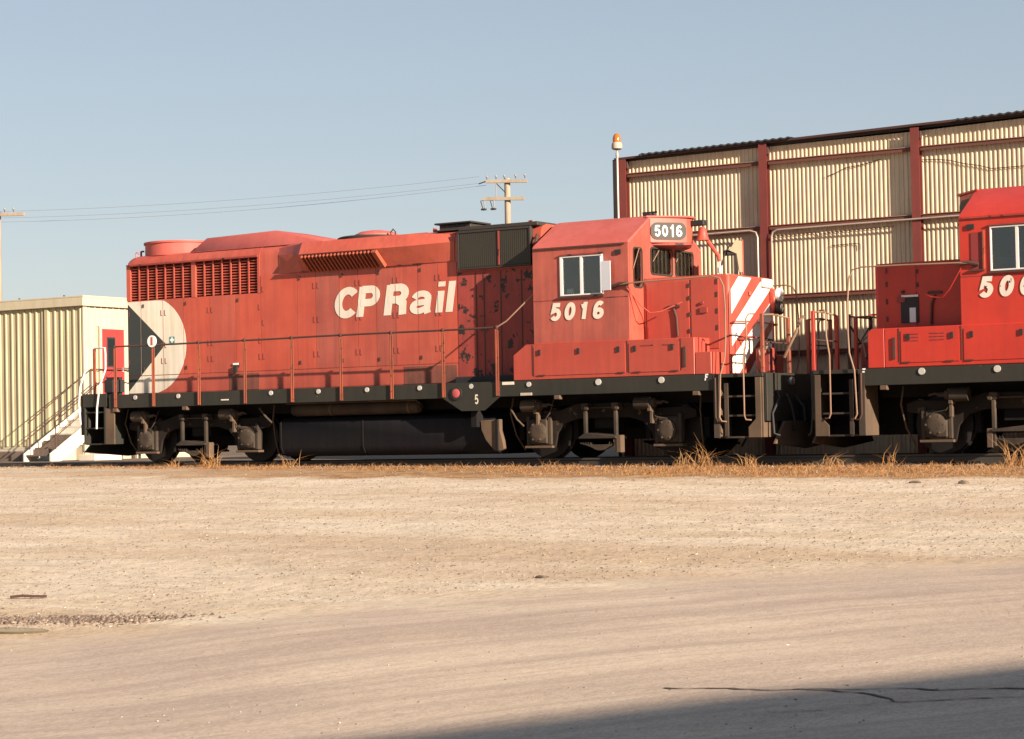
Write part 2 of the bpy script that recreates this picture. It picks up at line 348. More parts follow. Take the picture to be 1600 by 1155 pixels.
def flat(name, mat, par, pts, y, cuts=(), dep=.002, axis='y'):
    """thin painted shape on a vertical side plane, split at the door gaps"""
    bm = bmesh.new(); tr_ = tessellate_polygon([[Vector((p[0], p[1], 0)) for p in pts]]); vs = [bm.verts.new((p[0], y, p[1])) for p in pts]
    for a in tr_: bm.faces.new([vs[i] for i in a])
    for c in cuts:
        for d in (-.007, .007):
            bmesh.ops.bisect_plane(bm, geom=bm.verts[:] + bm.edges[:] + bm.faces[:], plane_co=(c + d, 0, 0), plane_no=(1, 0, 0))
        bmesh.ops.delete(bm, geom=[f for f in bm.faces if abs(f.calc_center_median().x - c) < .007], context='FACES')
    bm.normal_update(); bmesh.ops.recalc_face_normals(bm, faces=bm.faces); bmesh.ops.solidify(bm, geom=bm.faces[:], thickness=dep)
    q = M(); bm.verts.index_update(); q.v = [(XF(v.co.x), v.co.y, v.co.z) for v in bm.verts]; q.f = [tuple(v.index for v in f.verts) for f in bm.faces]; bm.free()
    return q.build(name, mat, par)
# ------------------------------------------------------------------ ground
def _h(x, y): return .010 * np.sin(x * 1.9 + 1.3 * np.sin(y * .7)) * np.sin(y * 2.3 + .8 * np.sin(x * .9)) + .012 * np.sin(x * .53 + 2) * np.sin(y * .41 + x * .2)
def gz(x, y):
    x = np.asarray(x, float); y = np.asarray(y, float)
    z0 = -.125 - .007 * np.clip(x, -12, 14)
    t_ = np.clip((-.3 - y) / 24., 0, 1)
    z = z0 - (1.08 + z0) * t_
    near = np.clip((-y - .2) / 1.5, 0, 1)
    fl = np.where(y > -.3, np.where(y < 3.4, -.03, 0), 0)
    return z + _h(x, y) * near + fl * np.clip((y + .3) / .4, 0, 1)
def axis_pts(a, b, step, far):
    inner = list(np.arange(a, b + 1e-6, step)); out = []; d = step; p = b
    while p < far: d *= 1.35; p += d; out.append(p)
    lo = []; d = step; p = a
    while p > -far: d *= 1.35; p -= d; lo.append(p)
    return np.array(lo[::-1] + inner + out)
gx = axis_pts(-16, 28, .4, 1500); gy = axis_pts(-38, 3, .3, 1500)
GX, GY = np.meshgrid(gx, gy, indexing='ij'); GZ = gz(GX, GY)
def grid_mesh(name, X, Y, Z, mat):
    n, m_ = X.shape; V_ = np.stack([X, Y, Z], -1).reshape(-1, 3); I = np.arange(n * m_).reshape(n, m_)
    F_ = np.stack([I[:-1, :-1], I[1:, :-1], I[1:, 1:], I[:-1, 1:]], -1).reshape(-1, 4)
    me = bpy.data.meshes.new(name); me.from_pydata(V_.tolist(), [], F_.tolist()); me.materials.append(MATS[mat])
    me.polygons.foreach_set('use_smooth', [True] * len(me.polygons)); o = bpy.data.objects.new(name, me); COL.objects.link(o); ORG[o.name] = Vector((0, 0, 0)); return o
tag(grid_mesh('ground', GX, GY, GZ, 'gravel'), 'pale crushed gravel yard in front of the locomotives', kind='structure')
EDGE = [(-14., -44.), (2., -29.), (6.6, -24.2), (9.18, -22.0), (9.37, -21.4), (9.48, -20.6), (10.11, -19.5), (11.26, -18.1), (11.87, -17.0), (12.9, -15.8), (14.55, -14.5), (20., -10.6), (34., -4.)]
ex, ey = [], []
for i in range(len(EDGE) - 1):
    (x0, y0), (x1, y1) = EDGE[i], EDGE[i + 1]; k = max(2, int(math.hypot(x1 - x0, y1 - y0) / .25))
    for j in range(k): ex.append(x0 + (x1 - x0) * j / k); ey.append(y0 + (y1 - y0) * j / k)
ex = np.array(ex); ey = np.array(ey); ker = np.ones(9) / 9
ex = np.convolve(np.pad(ex, 4, 'edge'), ker, 'valid'); ey = np.convolve(np.pad(ey, 4, 'edge'), ker, 'valid')
ux = np.arange(len(ex)) * .25; ss = np.concatenate([np.arange(0, 8, .25), np.arange(8, 30, .8)])
EXg = ex[:, None] + ss[None] * .80; EYg = ey[:, None] - ss[None] * .60
road = grid_mesh('asphalt_road', EXg, EYg, gz(EXg, EYg) + .012, 'asphalt'); tag(road, 'dusty asphalt road', kind='structure')
a_ = road.data.attributes.new('edge_distance', 'FLOAT', 'POINT'); a_.data.foreach_set('value', np.broadcast_to(ss[None], EXg.shape).reshape(-1).astype(np.float32))
a_ = road.data.attributes.new('road_uv', 'FLOAT_VECTOR', 'POINT')
uu = np.stack([np.broadcast_to(ux[:, None], EXg.shape), np.broadcast_to(ss[None], EXg.shape), np.zeros(EXg.shape)], -1).reshape(-1).astype(np.float32); a_.data.foreach_set('vector', uu)
def crack(pts, wd=.012):
    q = M(); P = []
    for i in range(len(pts) - 1):
        (x0, y0), (x1, y1) = pts[i], pts[i + 1]; k = max(2, int(math.hypot(x1 - x0, y1 - y0) / .06))
        for j in range(k): P.append((x0 + (x1 - x0) * j / k + random.uniform(-.014, .014), y0 + (y1 - y0) * j / k + random.uniform(-.016, .016) + .05 * math.sin((x0 + (x1 - x0) * j / k) * 9) * math.sin((x0 + (x1 - x0) * j / k) * 4.3)))
    vs = []
    for i, (x, y) in enumerate(P):
        g = wd * random.uniform(.5, 2.0); z = float(gz(x, y)) + .017; vs += [(x - g * .4, y - g, z), (x + g * .4, y + g, z)]
    q.add(vs, [(2 * i, 2 * i + 2, 2 * i + 3, 2 * i + 1) for i in range(len(P) - 1)]); return q.build('crack', 'crack_tar', road)
crack([(15.02, -22.45), (15.7, -22.3), (16.21, -22.08), (16.9, -21.8), (17.6, -21.7)])
crack([(15.75, -22.28), (16.1, -22.25), (16.45, -22.45), (17.02, -22.05), (17.7, -21.9)], .009)
crack([(16.45, -22.45), (16.2, -22.9), (15.9, -23.1)], .007)
# water-filled tyre hollow at the left edge of the yard
pt = [(8.50 + .50 * math.cos(a) * (1 + .12 * math.sin(3 * a)) , -21.42 + .20 * math.sin(a) * (1 + .15 * math.cos(2 * a))) for a in [2 * PI * i / 24 for i in range(24)]]
o = M().prism([(x, y) for x, y in pt], 'z', -1.06, float(gz(8.62, -21.42)) + .008).build('puddle', 'water'); tag(o, 'shallow muddy puddle at the left edge of the yard', kind='structure')
# ------------------------------------------------------------------ track
tr = bpy.data.objects.new('railway_track', None); COL.objects.link(tr); tr.location = (0, 1.55, 0); ORG[tr.name] = Vector((0, 1.55, 0)); tag(tr, kind='structure')
prof = [(-.075, -.17), (.075, -.17), (.075, -.155), (.012, -.135), (.012, -.045), (.036, -.035), (.036, -.004), (.028, 0), (-.028, 0), (-.036, -.004), (-.036, -.035), (-.012, -.045), (-.012, -.135), (-.075, -.155)]
for yc in (.80, 2.30): M().prism([(yc + p, z) for p, z in prof], 'x', -34, 34).build('rail', 'steel_rail', tr)
for i in range(110):
    x = -30 + i * .56 + random.uniform(-.02, .02); box('sleeper', 'wood_grey', tr, x, x + .22, .25, 2.85, -.33, -.172)
# ------------------------------------------------------------------ locomotive builder
def Yf(side): return (lambda y: y) if side == 0 else (lambda y: 3.1 - y)
def sbox(q, side, x0, x1, y0, y1, z0, z1):
    f = Yf(side); a, b_ = sorted((f(y0), f(y1))); return q.box(x0, x1, a, b_, z0, z1)
def truck(par, cx):
    tk = M().box(cx - 1.0, cx + 1.0, .95, 2.15, .78, 1.10).box(cx - .25, cx + .25, .55, 2.55, .55, 1.0)
    tk = tk.build('truck', 'under_dark', par)
    for dx in (-1.37, 1.37):
        x = cx + dx
        for s in (0, 1):
            f = Yf(s)
            wp = [(.10, -.06), (.47, -.06), (.508, -.05), (.508, .05), (.535, .055), (.545, .075), (.50, .08), (.46, .06), (.18, .05), (.10, .07)]
            M().lathe((x, f(.81), .508), [(r, h if s == 0 else -h) for r, h in wp], 32, 'y').build('wheel', 'wheel_steel', tk)
            q = M(); sbox(q, s, x - .20, x + .20, .36, .56, .27, .74); q.build('journal_box', 'truck_dirt', tk, .03)
            q = M().lathe((x, f(.36), .50), [(.19, 0), (.19, -.05 if s == 0 else .05), (.15, -.075 if s == 0 else .075), (.08, -.08 if s == 0 else .08)], 18, 'y')
            q.build('bearing_cap', 'truck_dirt', tk)
            q = M()
            for k in range(6):
                a = k * PI / 3; q.cyl((x + .155 * math.cos(a), f(.33), .5 + .155 * math.sin(a)), (x + .155 * math.cos(a), f(.28), .5 + .155 * math.sin(a)), .02, 6)
            q.build('bolt', 'brown_grime', tk)
            for k in range(5):                                            # coil springs over the journals
                pass
            if True:
                e = 1 if dx < 0 else -1
                M().tube([(x - e * .62, f(.50), 1.16), (x - e * .64, f(.42), .85), (x - e * .60, f(.55), .45), (x - e * .52, f(.75), .16)], .016, 6).build('sand_hose', 'brown_grime', tk)
                M().tube([(x + e * .34, f(.38), 1.10), (x + e * .30, f(.30), .86), (x + e * .20, f(.30), .74), (x + .02, f(.33), .70)], .012, 6).build('grease_line', 'truck_dirt', tk)
                for u in (-.30, .30):
                    q = M(); hx = [(x + u + .05 * math.cos(a_), f(.50) + .05 * math.sin(a_), .76 + .022 * a_ / 1.0) for a_ in [i * PI / 4 for i in range(40)]]
                    q.tube([(px_, py_, .74 + (i * .20 / 40)) for i, (px_, py_, _) in enumerate(hx)], .012, 5).build('coil_spring', 'truck_dirt', tk)
                q = M(); sbox(q, s, x - .27, x - .20, .38, .5, .26, .80); q.build('pedestal_liner', 'truck_dirt', tk, .008); q = M(); sbox(q, s, x + .20, x + .27, .38, .5, .26, .80); q.build('pedestal_liner', 'truck_dirt', tk, .008)
                q = M(); sbox(q, s, x - .30, x + .30, .36, .54, .20, .245); q.build('pedestal_tie', 'brown_grime', tk, .006)
            # brake cylinder above each journal
            bx = x - .10 if dx < 0 else x - .42
            q = M().lathe((bx, f(.30), 1.0), [(.05, -.20), (.12, -.19), (.125, 0), (.125, .12), (.09, .15), (.085, .22), (.04, .24), (.035, .36)], 16, 'x')
            q.build('brake_cylinder', 'truck_dirt', tk)
            q = M(); sbox(q, s, bx + .08, bx + .15, .22, .42, .84, 1.1); sbox(q, s, bx + .1, bx + .16, .28, .36, .62, .9); q.build('brake_lever', 'brown_grime', tk, .008)
            M().tube([(bx + .30, f(.28), 1.0), (bx + .40, f(.26), 1.02), (bx + .5, f(.25), .99)], .022).build('push_rod', 'truck_dirt', tk)
            for sx_ in (-1, 1):
                q = M(); sbox(q, s, x + sx_ * .60 - .05, x + sx_ * .60 + .05, .74, .9, .35, .72); q.build('brake_shoe', 'under_dark', tk)
        M().cyl((x, .9, .508), (x, 2.2, .508), .09, 12).build('axle', 'under_dark', tk)
        M().box(x - .42, x + .42, 1.0, 2.1, .22, .80).build('traction_motor', 'under_dark', tk, .05)
    half = [(.0, 1.02), (.55, 1.02), (.95, .90), (1.75, .92), (1.92, .86), (1.92, .72), (1.64, .68), (1.62, .20), (1.56, .20), (1.56, .70), (1.16, .70), (1.16, .20), (1.06, .20), (.99, .48), (.82, .66), (.55, .74), (0, .74)]
    pts = [(cx + a, b_) for a, b_ in half] + [(cx - a, b_) for a, b_ in half[::-1][1:-1]]
    for s in (0, 1):
        f = Yf(s); a, b_ = sorted((f(.44), f(.55)))
        M().prism(pts, 'y', a, b_).build('side_frame', 'frame_dark', tk, .012)
        for dx, zb in ((-.30, .42), (.34, .12)):
            q = M(); sbox(q, s, cx + dx - .035, cx + dx + .035, .26, .33, zb, .95); q.build('swing_hanger', 'truck_dirt', tk, .012)
            q = M(); sbox(q, s, cx + dx - .07, cx + dx + .07, .24, .44, .90, 1.02); q.cyl((cx + dx + .05, f(.22), .93), (cx + dx + .05, f(.42), .93), .05, 10); q.build('hanger_bracket', 'truck_dirt', tk, .015)
        q = M(); q.cyl((cx - .2, f(.29), .93), (cx + .24, f(.29), .93), .012, 6); q.build('tie_rod', 'truck_dirt', tk)
        q = M(); a, b_ = sorted((f(.22), f(.62))); q.prism([(cx - .42, .36), (cx + .38, .36), (cx + .36, .41), (cx - .28, .47), (cx - .42, .40)], 'y', a, b_); q.build('spring_plank', 'truck_dirt', tk, .01)
        for k in range(5):
            L_ = .42 - k * .055; q = M(); pp = [(cx + L_ * math.cos(PI + PI * j / 10), .30 - (.05 + k * .022) * math.sin(PI * j / 10)) for j in range(11)]
            pp2 = [(x, z - .018) for x, z in pp[::-1]]; a, b_ = sorted((f(.28), f(.40))); q.prism(pp + pp2, 'y', a, b_); q.build('spring_leaf', 'truck_dirt', tk)
        q = M(); sbox(q, s, cx + .36, cx + .46, .25, .40, .10, .42); q.build('spring_stop', 'brown_grime', tk, .01)
    return tk
HIN = (3.42, 2.62, 2.08)
def loco(P, red, hood_red, cab_red, roof_red, nose_red, second=False):
    CH = {}
    part = lambda q, n, m_, bv=0, **k: q.build(n, m_, P, bv, **k)
    # --- running gear and frame
    part(M().box(-10.0, 4.2, .72, 2.38, .98, 1.38), 'underframe', 'under_dark')
    part(M().box(-10.0, 4.3, .062, 3.038, 1.39, 1.462), 'walkway', 'under_dark')
    part(M().box(-10.8, 5.15, 1.30, 1.80, .34, .979), 'light_blocker', 'under_dark')  # dark box added along the middle to block light showing beneath
    truck(P, -8.05); truck(P, 1.70)
    tankp = [(.36, .30), (.42, .17), (.60, .10), (2.5, .10), (2.68, .17), (2.74, .30), (2.74, .80), (2.6, .88), (.5, .88), (.36, .80)]
    tk = part(M().prism(tankp, 'x', -5.85, -.62), 'fuel_tank', 'tank_black', .02)
    for xs in (-5.80, -3.75): 
        M().prism([(y - (.012 if y < 1.5 else -.012), z) for y, z in tankp], 'x', xs, xs + .03).build('tank_strap', 'under_dark', tk)
    part(M().prism([(-.86, .74), (-.42, .76), (-.42, .55), (-.36, .35), (-.34, .20), (-.42, .16), (-.56, .17), (-.74, .36), (-.84, .56)], 'y', .20, .30), 'tank_end_plate', 'brown_grime', .01)
    part(M().box(-.50, -.455, .165, .198, .18, .76), 'plate_rib', 'under_dark')
    part(M().box(-1.0, -.88, .10, .34, .62, 1.12), 'drain_pipe', 'under_dark')
    for s in (0, 1):
        f = Yf(s)
        part(M().lathe((-5.6, f(.52), 1.04), [(.07, 0), (.11, .03), (.13, .1), (.13, 3.05), (.11, 3.14), (.06, 3.18)], 16, 'x'), 'air_reservoir', 'truck_dirt')
        for xs in (-4.6, -2.7): part(M().lathe((xs, f(.52), 1.04), [(.135, 0), (.137, .05)], 16, 'x'), 'reservoir_band', 'brown_grime')
        part(M().tube([(-5.6, f(.30), 1.17), (-3.0, f(.30), 1.17), (-2.4, f(.30), 1.17), (-2.32, f(.32), 1.10)], .018), 'air_pipe', 'truck_dirt')
    part(M().tube([(-6.25, .25, 1.10), (-6.05, .2, .92), (-5.9, .2, .80)], .02), 'brake_pipe', 'brown_grime')
    part(M().tube([(-.2, .25, .95), (-.05, .22, .75), (.1, .22, .62)], .018), 'brake_pipe', 'brown_grime')
    for xs in (-9.95, -8.02, .98, 3.85): part(M().box(xs - .07, xs + .06, -.02, .10, 1.10, 1.178), 'jacking_pad', 'brown_grime', .01)
    # --- side sills
    for s in (0, 1):
        q = M(); sbox(q, s, -10.14, 4.20, 0, .06, 1.18, 1.468); part(q, 'side_sill', 'sill_black', .006)
        a, b_ = sorted((Yf(s)(-.012), Yf(s)(-.002)))
        if not second: part(M().prism([(-1.58, 1.19), (-1.14, .93), (-.62, .93), (-.26, 1.19), (-.26, 1.45), (-1.58, 1.45)], 'y', a, b_), 'frame_gusset', 'sill_black')
    q = M(); q.lathe((-1.24, -.012, 1.27), [(.125, 0), (.125, -.03), (.09, -.03)], 20, 'y'); fc = part(q, 'filler_ring', 'rubber')
    M().lathe((-1.24, -.03, 1.27), [(.085, 0), (.085, -.02), (.05, -.03)], 18, 'y').build('filler_cap', 'cap_red', fc)
    for x in (-9.38, -8.19, -5.74, -4.54, -3.35, -2.10, -.91, .37, 1.86, 3.16):
        big = x > 1.5 or second; part(M().cyl((x, -.001 if x < -1.6 or x > 0 else -.013, 1.395), (x, -.02, 1.395), .058 if big else .047, 14), 'reflector', 'dot_white')
    if not second:
        part(M().box(-.22, .04, -.008, 0, 1.40, 1.455), 'white_plate', 'dusty_white'); part(M().box(.18, .43, -.012, 0, 1.19, 1.24), 'data_plate', 'concrete')
        part(M().box(-7.05, -6.85, -.006, 0, 1.275, 1.30), 'data_plate', 'dusty_white')
    # --- long hood
    prof = lambda z0: [(.63, z0), (.63, 4.24), (.655, 4.34), (.72, 4.42), (.86, 4.47), (2.24, 4.47), (2.38, 4.42), (2.445, 4.34), (2.47, 4.24), (2.47, z0)]
    q = M(); q.prism([(.64, 1.464), (.64, 3.49), (2.46, 3.49), (2.46, 1.464)], 'x', -10.15, -6.50)
    # rounded rear cap above the grilles
    c0 = [(y, z) for y, z in prof(4.235)]
    ins = lambda k, dz: [(1.55 + (y - 1.55) * k, 4.235 + (z - 4.235) * dz) for y, z in c0]
    q.loft([[(-10.17, y, z) for y, z in ins(.95, .45)], [(-10.15, y, z) for y, z in ins(.98, .75)], [(-10.06, y, z) for y, z in ins(1.0, .95)], [(-9.9, y, z) for y, z in c0], [(-6.50, y, z) for y, z in c0]])
    q.box(-10.165, -10.06, .632, 2.468, 3.49, 4.236)
    for x0, x1 in ((-8.34, -8.23), (-6.56, -6.50)):
        for s in (0, 1): sbox(q, s, x0, x1, .632, .8, 3.49, 4.236)
    q.prism([(.64, 1.464), (.64, 4.24), (.66, 4.34), (.72, 4.415), (.86, 4.465), (2.24, 4.465), (2.38, 4.415), (2.44, 4.34), (2.46, 4.24), (2.46, 1.464)], 'x', -6.50, .30)
    hood = part(q, 'long_hood', hood_red)
    M().box(-10.0, -6.6, .78, 2.32, 3.50, 4.23).build('radiator_core', 'core_red', hood)
    for s in (0, 1):
        for x0, x1 in ((-10.06, -8.34), (-8.23, -6.56)):
            n = 12
            for k in range(n):
                z = 3.512 + (k + .2) * .70 / n; f = Yf(s); a = [(f(.662), z), (f(.73), z + .034), (f(.73), z + .044), (f(.662), z + .012)]
                M().prism(a, 'x', x0 + .003, x1 - .003).build('grille_slat', 'hood_red' if not second else red, hood)
            m_ = 7
            for k in range(1, m_):
                x = x0 + (x1 - x0) * k / m_; q = M(); sbox(q, s, x - .016, x + .016, .640, .657, 3.495, 4.228); q.build('grille_bar', 'hood_red', hood)
        q = M(); sbox(q, s, -10.12, -6.52, .575, .632, 4.235, 4.27); q.build('rain_lip', 'chipped_red', hood)
    # doors
    ED1 = [-10.14, -9.76, -9.14, -8.57, -7.85, -7.15, -6.48]; ED2 = [-6.48, -5.53, -5.06, -4.46, -4.0, -3.55, -3.08, -2.54, -2.07, -1.62]
    for s in (0, 1):
        for ED, zt in ((ED1, 3.475), (ED2, 3.84)):
            for i in range(len(ED) - 1):
                x0, x1 = ED[i] + .005, ED[i + 1] - .005; q = M(); sbox(q, s, x0, x1, .630, .642, 1.88, zt); d = q.build('hood_door', hood_red if second else random.choice(['hood_red', 'hood_red', 'hood_dull', 'hood_bright']), hood)
                if s == 0:
                    for hz in (zt - .33, zt - 1.02, 2.12):
                        hx = x1 - .06 if i % 2 else x0 + .03
                        M().box(hx, hx + .020, .624, .63, hz, hz + .11).build('hinge', 'hinge_red', d)
                        M().box(hx, hx + .05, .625, .63, hz - .012, hz + .002).build('hinge', 'hinge_red', d)
                    if i % 2:
                        for hz in (zt - .14, 1.98): M().box(x0 + .05, x0 + .085, .612, .63, hz, hz + .07).build('latch', 'rail_dark', d)
        q = M(); sbox(q, s, -10.14, -1.62, .633, .642, 1.50, 1.865); q.build('hood_skirt', 'hood_red' if not second else red, hood)
        for x0, x1 in ((-7.35, -6.55), (-2.9, -1.65)):
            q = M(); sbox(q, s, x0, x1, .628, .635, 1.50, 1.84); q.build('dirt_panel', 'grimy_red', hood)
    # rear end door, box
    box('end_box', 'rubber', P, -10.55, -10.2, .25, .62, 1.47, 1.86, bevel=.06, seg=2)
    # dynamic brake blister
    def sec(x, k):
        a, b_, c_ = .63 - .29 * k, 4.24 + .0 * k, 3.86
        return [(x, .90, 4.48), (x, .64 - .18 * k + .04 * (1 - k), 4.44 - .05 * (1 - k)), (x, a, b_ - .05 * k), (x, .63 - .02 * k, c_), (x, .68, c_ - .0), (x, .9, 4.2)]
    for s in (0, 1):
        f = Yf(s); secs = [sec(-5.98, 0.02), sec(-5.40, .62), sec(-5.25, 1), sec(-2.60, 1), sec(-1.66, .03)]
        q = M(); q.loft([[(x, f(y), z) for x, y, z in g] for g in secs]); bl = q.build('brake_blister', hood_red, hood, smooth=20)
        ya, za, yb, zb = .34, 4.17, .60, 3.88
        nv = Vector((0, -(za - zb), -(yb - ya))).normalized()
        def fin(x0, x1, o0, o1, lean=0):
            vs = []
            for x, sh in ((x0, 0), (x1, 0)):
                for (yy_, zz_, l_) in ((ya, za, 0), (yb, zb, lean)):
                    for o_ in (o0, o1): vs.append((x + l_, f(yy_ + nv.y * o_), zz_ + nv.z * o_))
            return M().add(vs, [(0, 1, 3, 2), (4, 6, 7, 5), (0, 4, 5, 1), (2, 3, 7, 6), (0, 2, 6, 4), (1, 5, 7, 3)])
        fin(-5.20, -3.36, .003, .012, .05).build('louver_back', 'grille_dark', bl)
        for k in range(20):
            x = -5.18 + k * .0925; fin(x, x + .028, .012, .075, .05).build('louver_fin', 'louver_orange', bl)
        fin(-3.40, -3.30, .004, .09, .05).build('louver_frame', 'louver_orange', bl)
        q = M(); sbox(q, s, -5.4, -2.4, .60, .635, 3.845, 3.865); q.build('drip_edge', 'chipped_red', bl)
        # electrical / filter cabinet
        q = M(); sbox(q, s, -1.50, .10, .55, .66, 3.70, 4.40); ib = q.build('intake_screen', 'olive_black', hood, .008)
        for xa, xb, z0, z1 in ((-1.51, .11, 4.38, 4.42), (-1.51, .11, 3.67, 3.70), (-1.53, -1.50, 3.67, 4.42), (.10, .13, 3.67, 4.42)):
            q = M(); sbox(q, s, xa, xb, .53, .66, z0, z1); q.build('screen_frame', 'roof_black', ib)
        for k in range(34):
            x = -1.47 + k * .046; q = M(); sbox(q, s, x, x + .018, .547, .55, 3.72, 4.37); q.build('screen_rib', 'olive_black', ib)
        q = M(); sbox(q, s, -.60, -.57, .53, .545, 3.72, 4.37); q.build('screen_post', 'chipped_red', ib)
        q = M(); sbox(q, s, -1.60, .29, .627, .642, 1.50, 3.64); pn = q.build('bulkhead_panel', 'chipped_red' if not second else red, hood)
        for x in (-1.18, -1.0, -.62, -.15):
            q = M(); sbox(q, s, x, x + .02, .618, .627, 1.6, 3.6); q.build('panel_seam', 'rail_dark', pn)
        q = M(); sbox(q, s, -1.62, -.2, .50, .64, 1.464, 1.60); q.build('toe_box', 'rubber', pn, .02)
    # roof furniture
    q = M().lathe((-9.37, 1.55, 4.45), [(.80, 0), (.80, .26), (.83, .27), (.83, .31), (.77, .31), (.75, .12)], 40); part(q, 'fan_shroud', roof_red)
    q = M(); q.loft([[(-8.42, .80, 4.46), (-8.42, 2.30, 4.46), (-8.40, 2.28, 4.47), (-8.40, .82, 4.47)], [(-8.22, .92, 4.76), (-8.22, 2.18, 4.76), (-8.2, 2.1, 4.78), (-8.2, 1.0, 4.78)], ])
    q = M().add([(-8.45, .74, 4.45), (-4.95, .74, 4.45), (-4.95, 2.36, 4.45), (-8.45, 2.36, 4.45), (-8.22, 1.0, 4.76), (-6.35, 1.0, 4.80), (-6.35, 2.1, 4.80), (-8.22, 2.1, 4.76), (-5.0, .85, 4.52), (-5.0, 2.25, 4.52)],
                [(0, 3, 2, 1), (0, 1, 8, 5, 4), (3, 7, 6, 9, 2), (4, 5, 6, 7), (0, 4, 7, 3), (5, 8, 9, 6), (1, 2, 9, 8)]); part(q, 'roof_hatch', roof_red, .015)
    q = M().lathe((-4.25, 1.55, 4.46), [(.72, 0), (.74, .07), (.70, .09)], 30); fb = part(q, 'fan_base', 'roof_black')
    M().lathe((-4.17, 1.55, 4.545), [(.48, 0), (.46, .05), (.34, .11), (.15, .14), (.03, .145)], 26).build('fan_dome', roof_red, fb)
    part(M().tube([(-3.62, 1.3, 4.47), (-3.64, 1.3, 4.60), (-3.58, 1.3, 4.66), (-3.52, 1.3, 4.60), (-3.54, 1.3, 4.47)], .014), 'lifting_eye', 'roof_black')
    part(M().box(-3.1, -2.66, 1.2, 1.9, 4.47, 4.53).box(-2.75, -2.70, 1.5, 1.6, 4.5, 4.64), 'roof_plate', roof_red, .008)
    part(M().box(-2.42, -1.68, 1.25, 1.85, 4.47, 4.655).box(-2.50, -1.62, 1.18, 1.92, 4.655, 4.69), 'exhaust_stack', 'roof_black', .01)
    part(M().box(-1.52, .28, .56, 2.54, 4.425, 4.50).box(-2.2, -1.52, .75, 2.35, 4.47, 4.50), 'roof_deck', 'roof_black', .01)
    for x, y in ((-10.02, .95), (-.3, 1.2)): part(M().cyl((x, y, 4.42), (x, y, 4.58), .022, 8).cyl((x, y, 4.58), (x + .08, y, 4.58), .02, 8), 'roof_fitting', 'chipped_red')
    part(M().tube([(-9.98, .75, 4.40), (-10.0, .75, 4.52), (-9.95, .75, 4.55), (-9.90, .75, 4.50)], .012), 'lifting_eye', roof_red)
    # --- handrails
    posts = [-9.92, -8.85, -7.61, -6.39, -5.18, -3.96, -2.74, -1.53, -.31]
    for s in (0, 1):
        f = Yf(s)
        for x in posts:
            q = M(); sbox(q, s, x - .030, x - .006, -.045, -.014, 1.20, 2.47); sbox(q, s, x + .008, x + .030, -.030, -.014, 1.20, 2.44); sbox(q, s, x - .012, x + .012, -.024, -.014, 1.2, 2.40)
            part(q, 'handrail_post', 'rail_orange' if not second else red)
            part(M().lathe((x, f(-.025), 2.49), [(.028, -.03), (.034, -.015), (.034, .02), (.02, .035)], 10), 'post_cap', 'rail_dark')
        pts = [(-9.95, f(-.025), 2.49)] + [(x + .6, f(-.025), 2.485 + random.uniform(-.006, .006)) for x in posts[:-1]] + [(-.31, f(-.025), 2.49)]
        part(M().tube(pts, .019), 'handrail', 'rail_dark')
        part(M().tube([(-.31, f(-.02), 2.49), (-.1, f(.0), 2.60), (.38, f(.25), 3.12)], .014), 'handrail_brace', 'rail_cream')
        part(M().tube([(.33, f(.34), 1.95), (.33, f(.34), 2.95)], .035), 'drain_pipe', 'rail_orange')
        part(M().tube([(.33, f(.34), 2.95), (.33, f(.34), 3.45), (.30, f(.40), 3.95), (.25, f(.6), 4.25)], .03), 'drain_pipe', 'rail_dark')
        for z in (2.02, 2.12, 3.02, 3.5): part(M().cyl((.33, f(.34), z), (.33, f(.34), z + .05), .045, 10), 'pipe_coupling', 'rail_dark')
        # battery / air boxes beside the cab
        a, b_ = sorted((f(.015), f(.628)))
        bx = part(M().prism([(.02, 1.472), (.02, 1.95), (.30, 2.14), (3.82, 2.14), (3.82, 1.472)], 'y', a, b_), 'side_box', nose_red if not second else red, .012)
        if second:
            pass
        for x in (.45, 2.46, 3.55):
            q = M(); sbox(q, s, x, x + .012, .006, .018, 1.56, 2.13); q.build('box_seam', 'rail_dark', bx)
        for x0, x1 in ((.48, 2.42), (2.5, 3.52)):
            q = M(); sbox(q, s, x0, x1, .003, .015, 1.55, 2.08); bd = q.build('box_door', nose_red if not second else red, bx)
            for hx in (x0 + .10, x1 - .16):
                q = M(); sbox(q, s, hx, hx + .05, -.02, .003, 1.93, 2.03); q.build('latch', 'rubber', bd)
                q = M(); sbox(q, s, hx, hx + .14, -.008, .003, 1.545, 1.565); q.build('hinge', 'rail_dark', bd)
        q = M(); sbox(q, s, 1.42, 1.47, -.02, .003, 1.93, 2.03); q.build('latch', 'rubber', bx)
        for x0 in (2.75, 3.2):
            for k in range(1 if not second else 3):
                q = M(); sbox(q, s, x0, x0 + .25, -.006, .003, 2.02 - k * .055, 2.035 - k * .055); q.build('louver', 'chipped_red', bx)
        if second:
            bb = part(M().prism([(3.822, 1.472), (4.12, 1.472), (4.12, 2.08), (4.05, 2.14), (3.822, 2.14)], 'y', a, b_), 'step_box', red, .01)
        else:
            q = M(); sbox(q, s, 3.83, 4.15, .02, .60, 1.472, 1.87); bb = part(q, 'step_box', nose_red, .01)
        q = M(); sbox(q, s, 3.62, 3.66, -.015, .012, 1.62, 1.98); q.build('handle', 'rail_dark', bb)
    # --- cab
    Wn = (1.07, 1.94, 3.02, 3.73); cabw = thing_part = None
    cq = M()
    for s in (0, 1):
        f = Yf(s); a, b_ = sorted((f(.08), f(.13)))
        cq.prism([(.45, 2.13), (2.48, 2.13), (2.48, 3.915), (.45, 3.915)], 'y', a, b_, holes=[[(Wn[0], Wn[2]), (Wn[1], Wn[2]), (Wn[1], Wn[3]), (Wn[0], Wn[3])]])
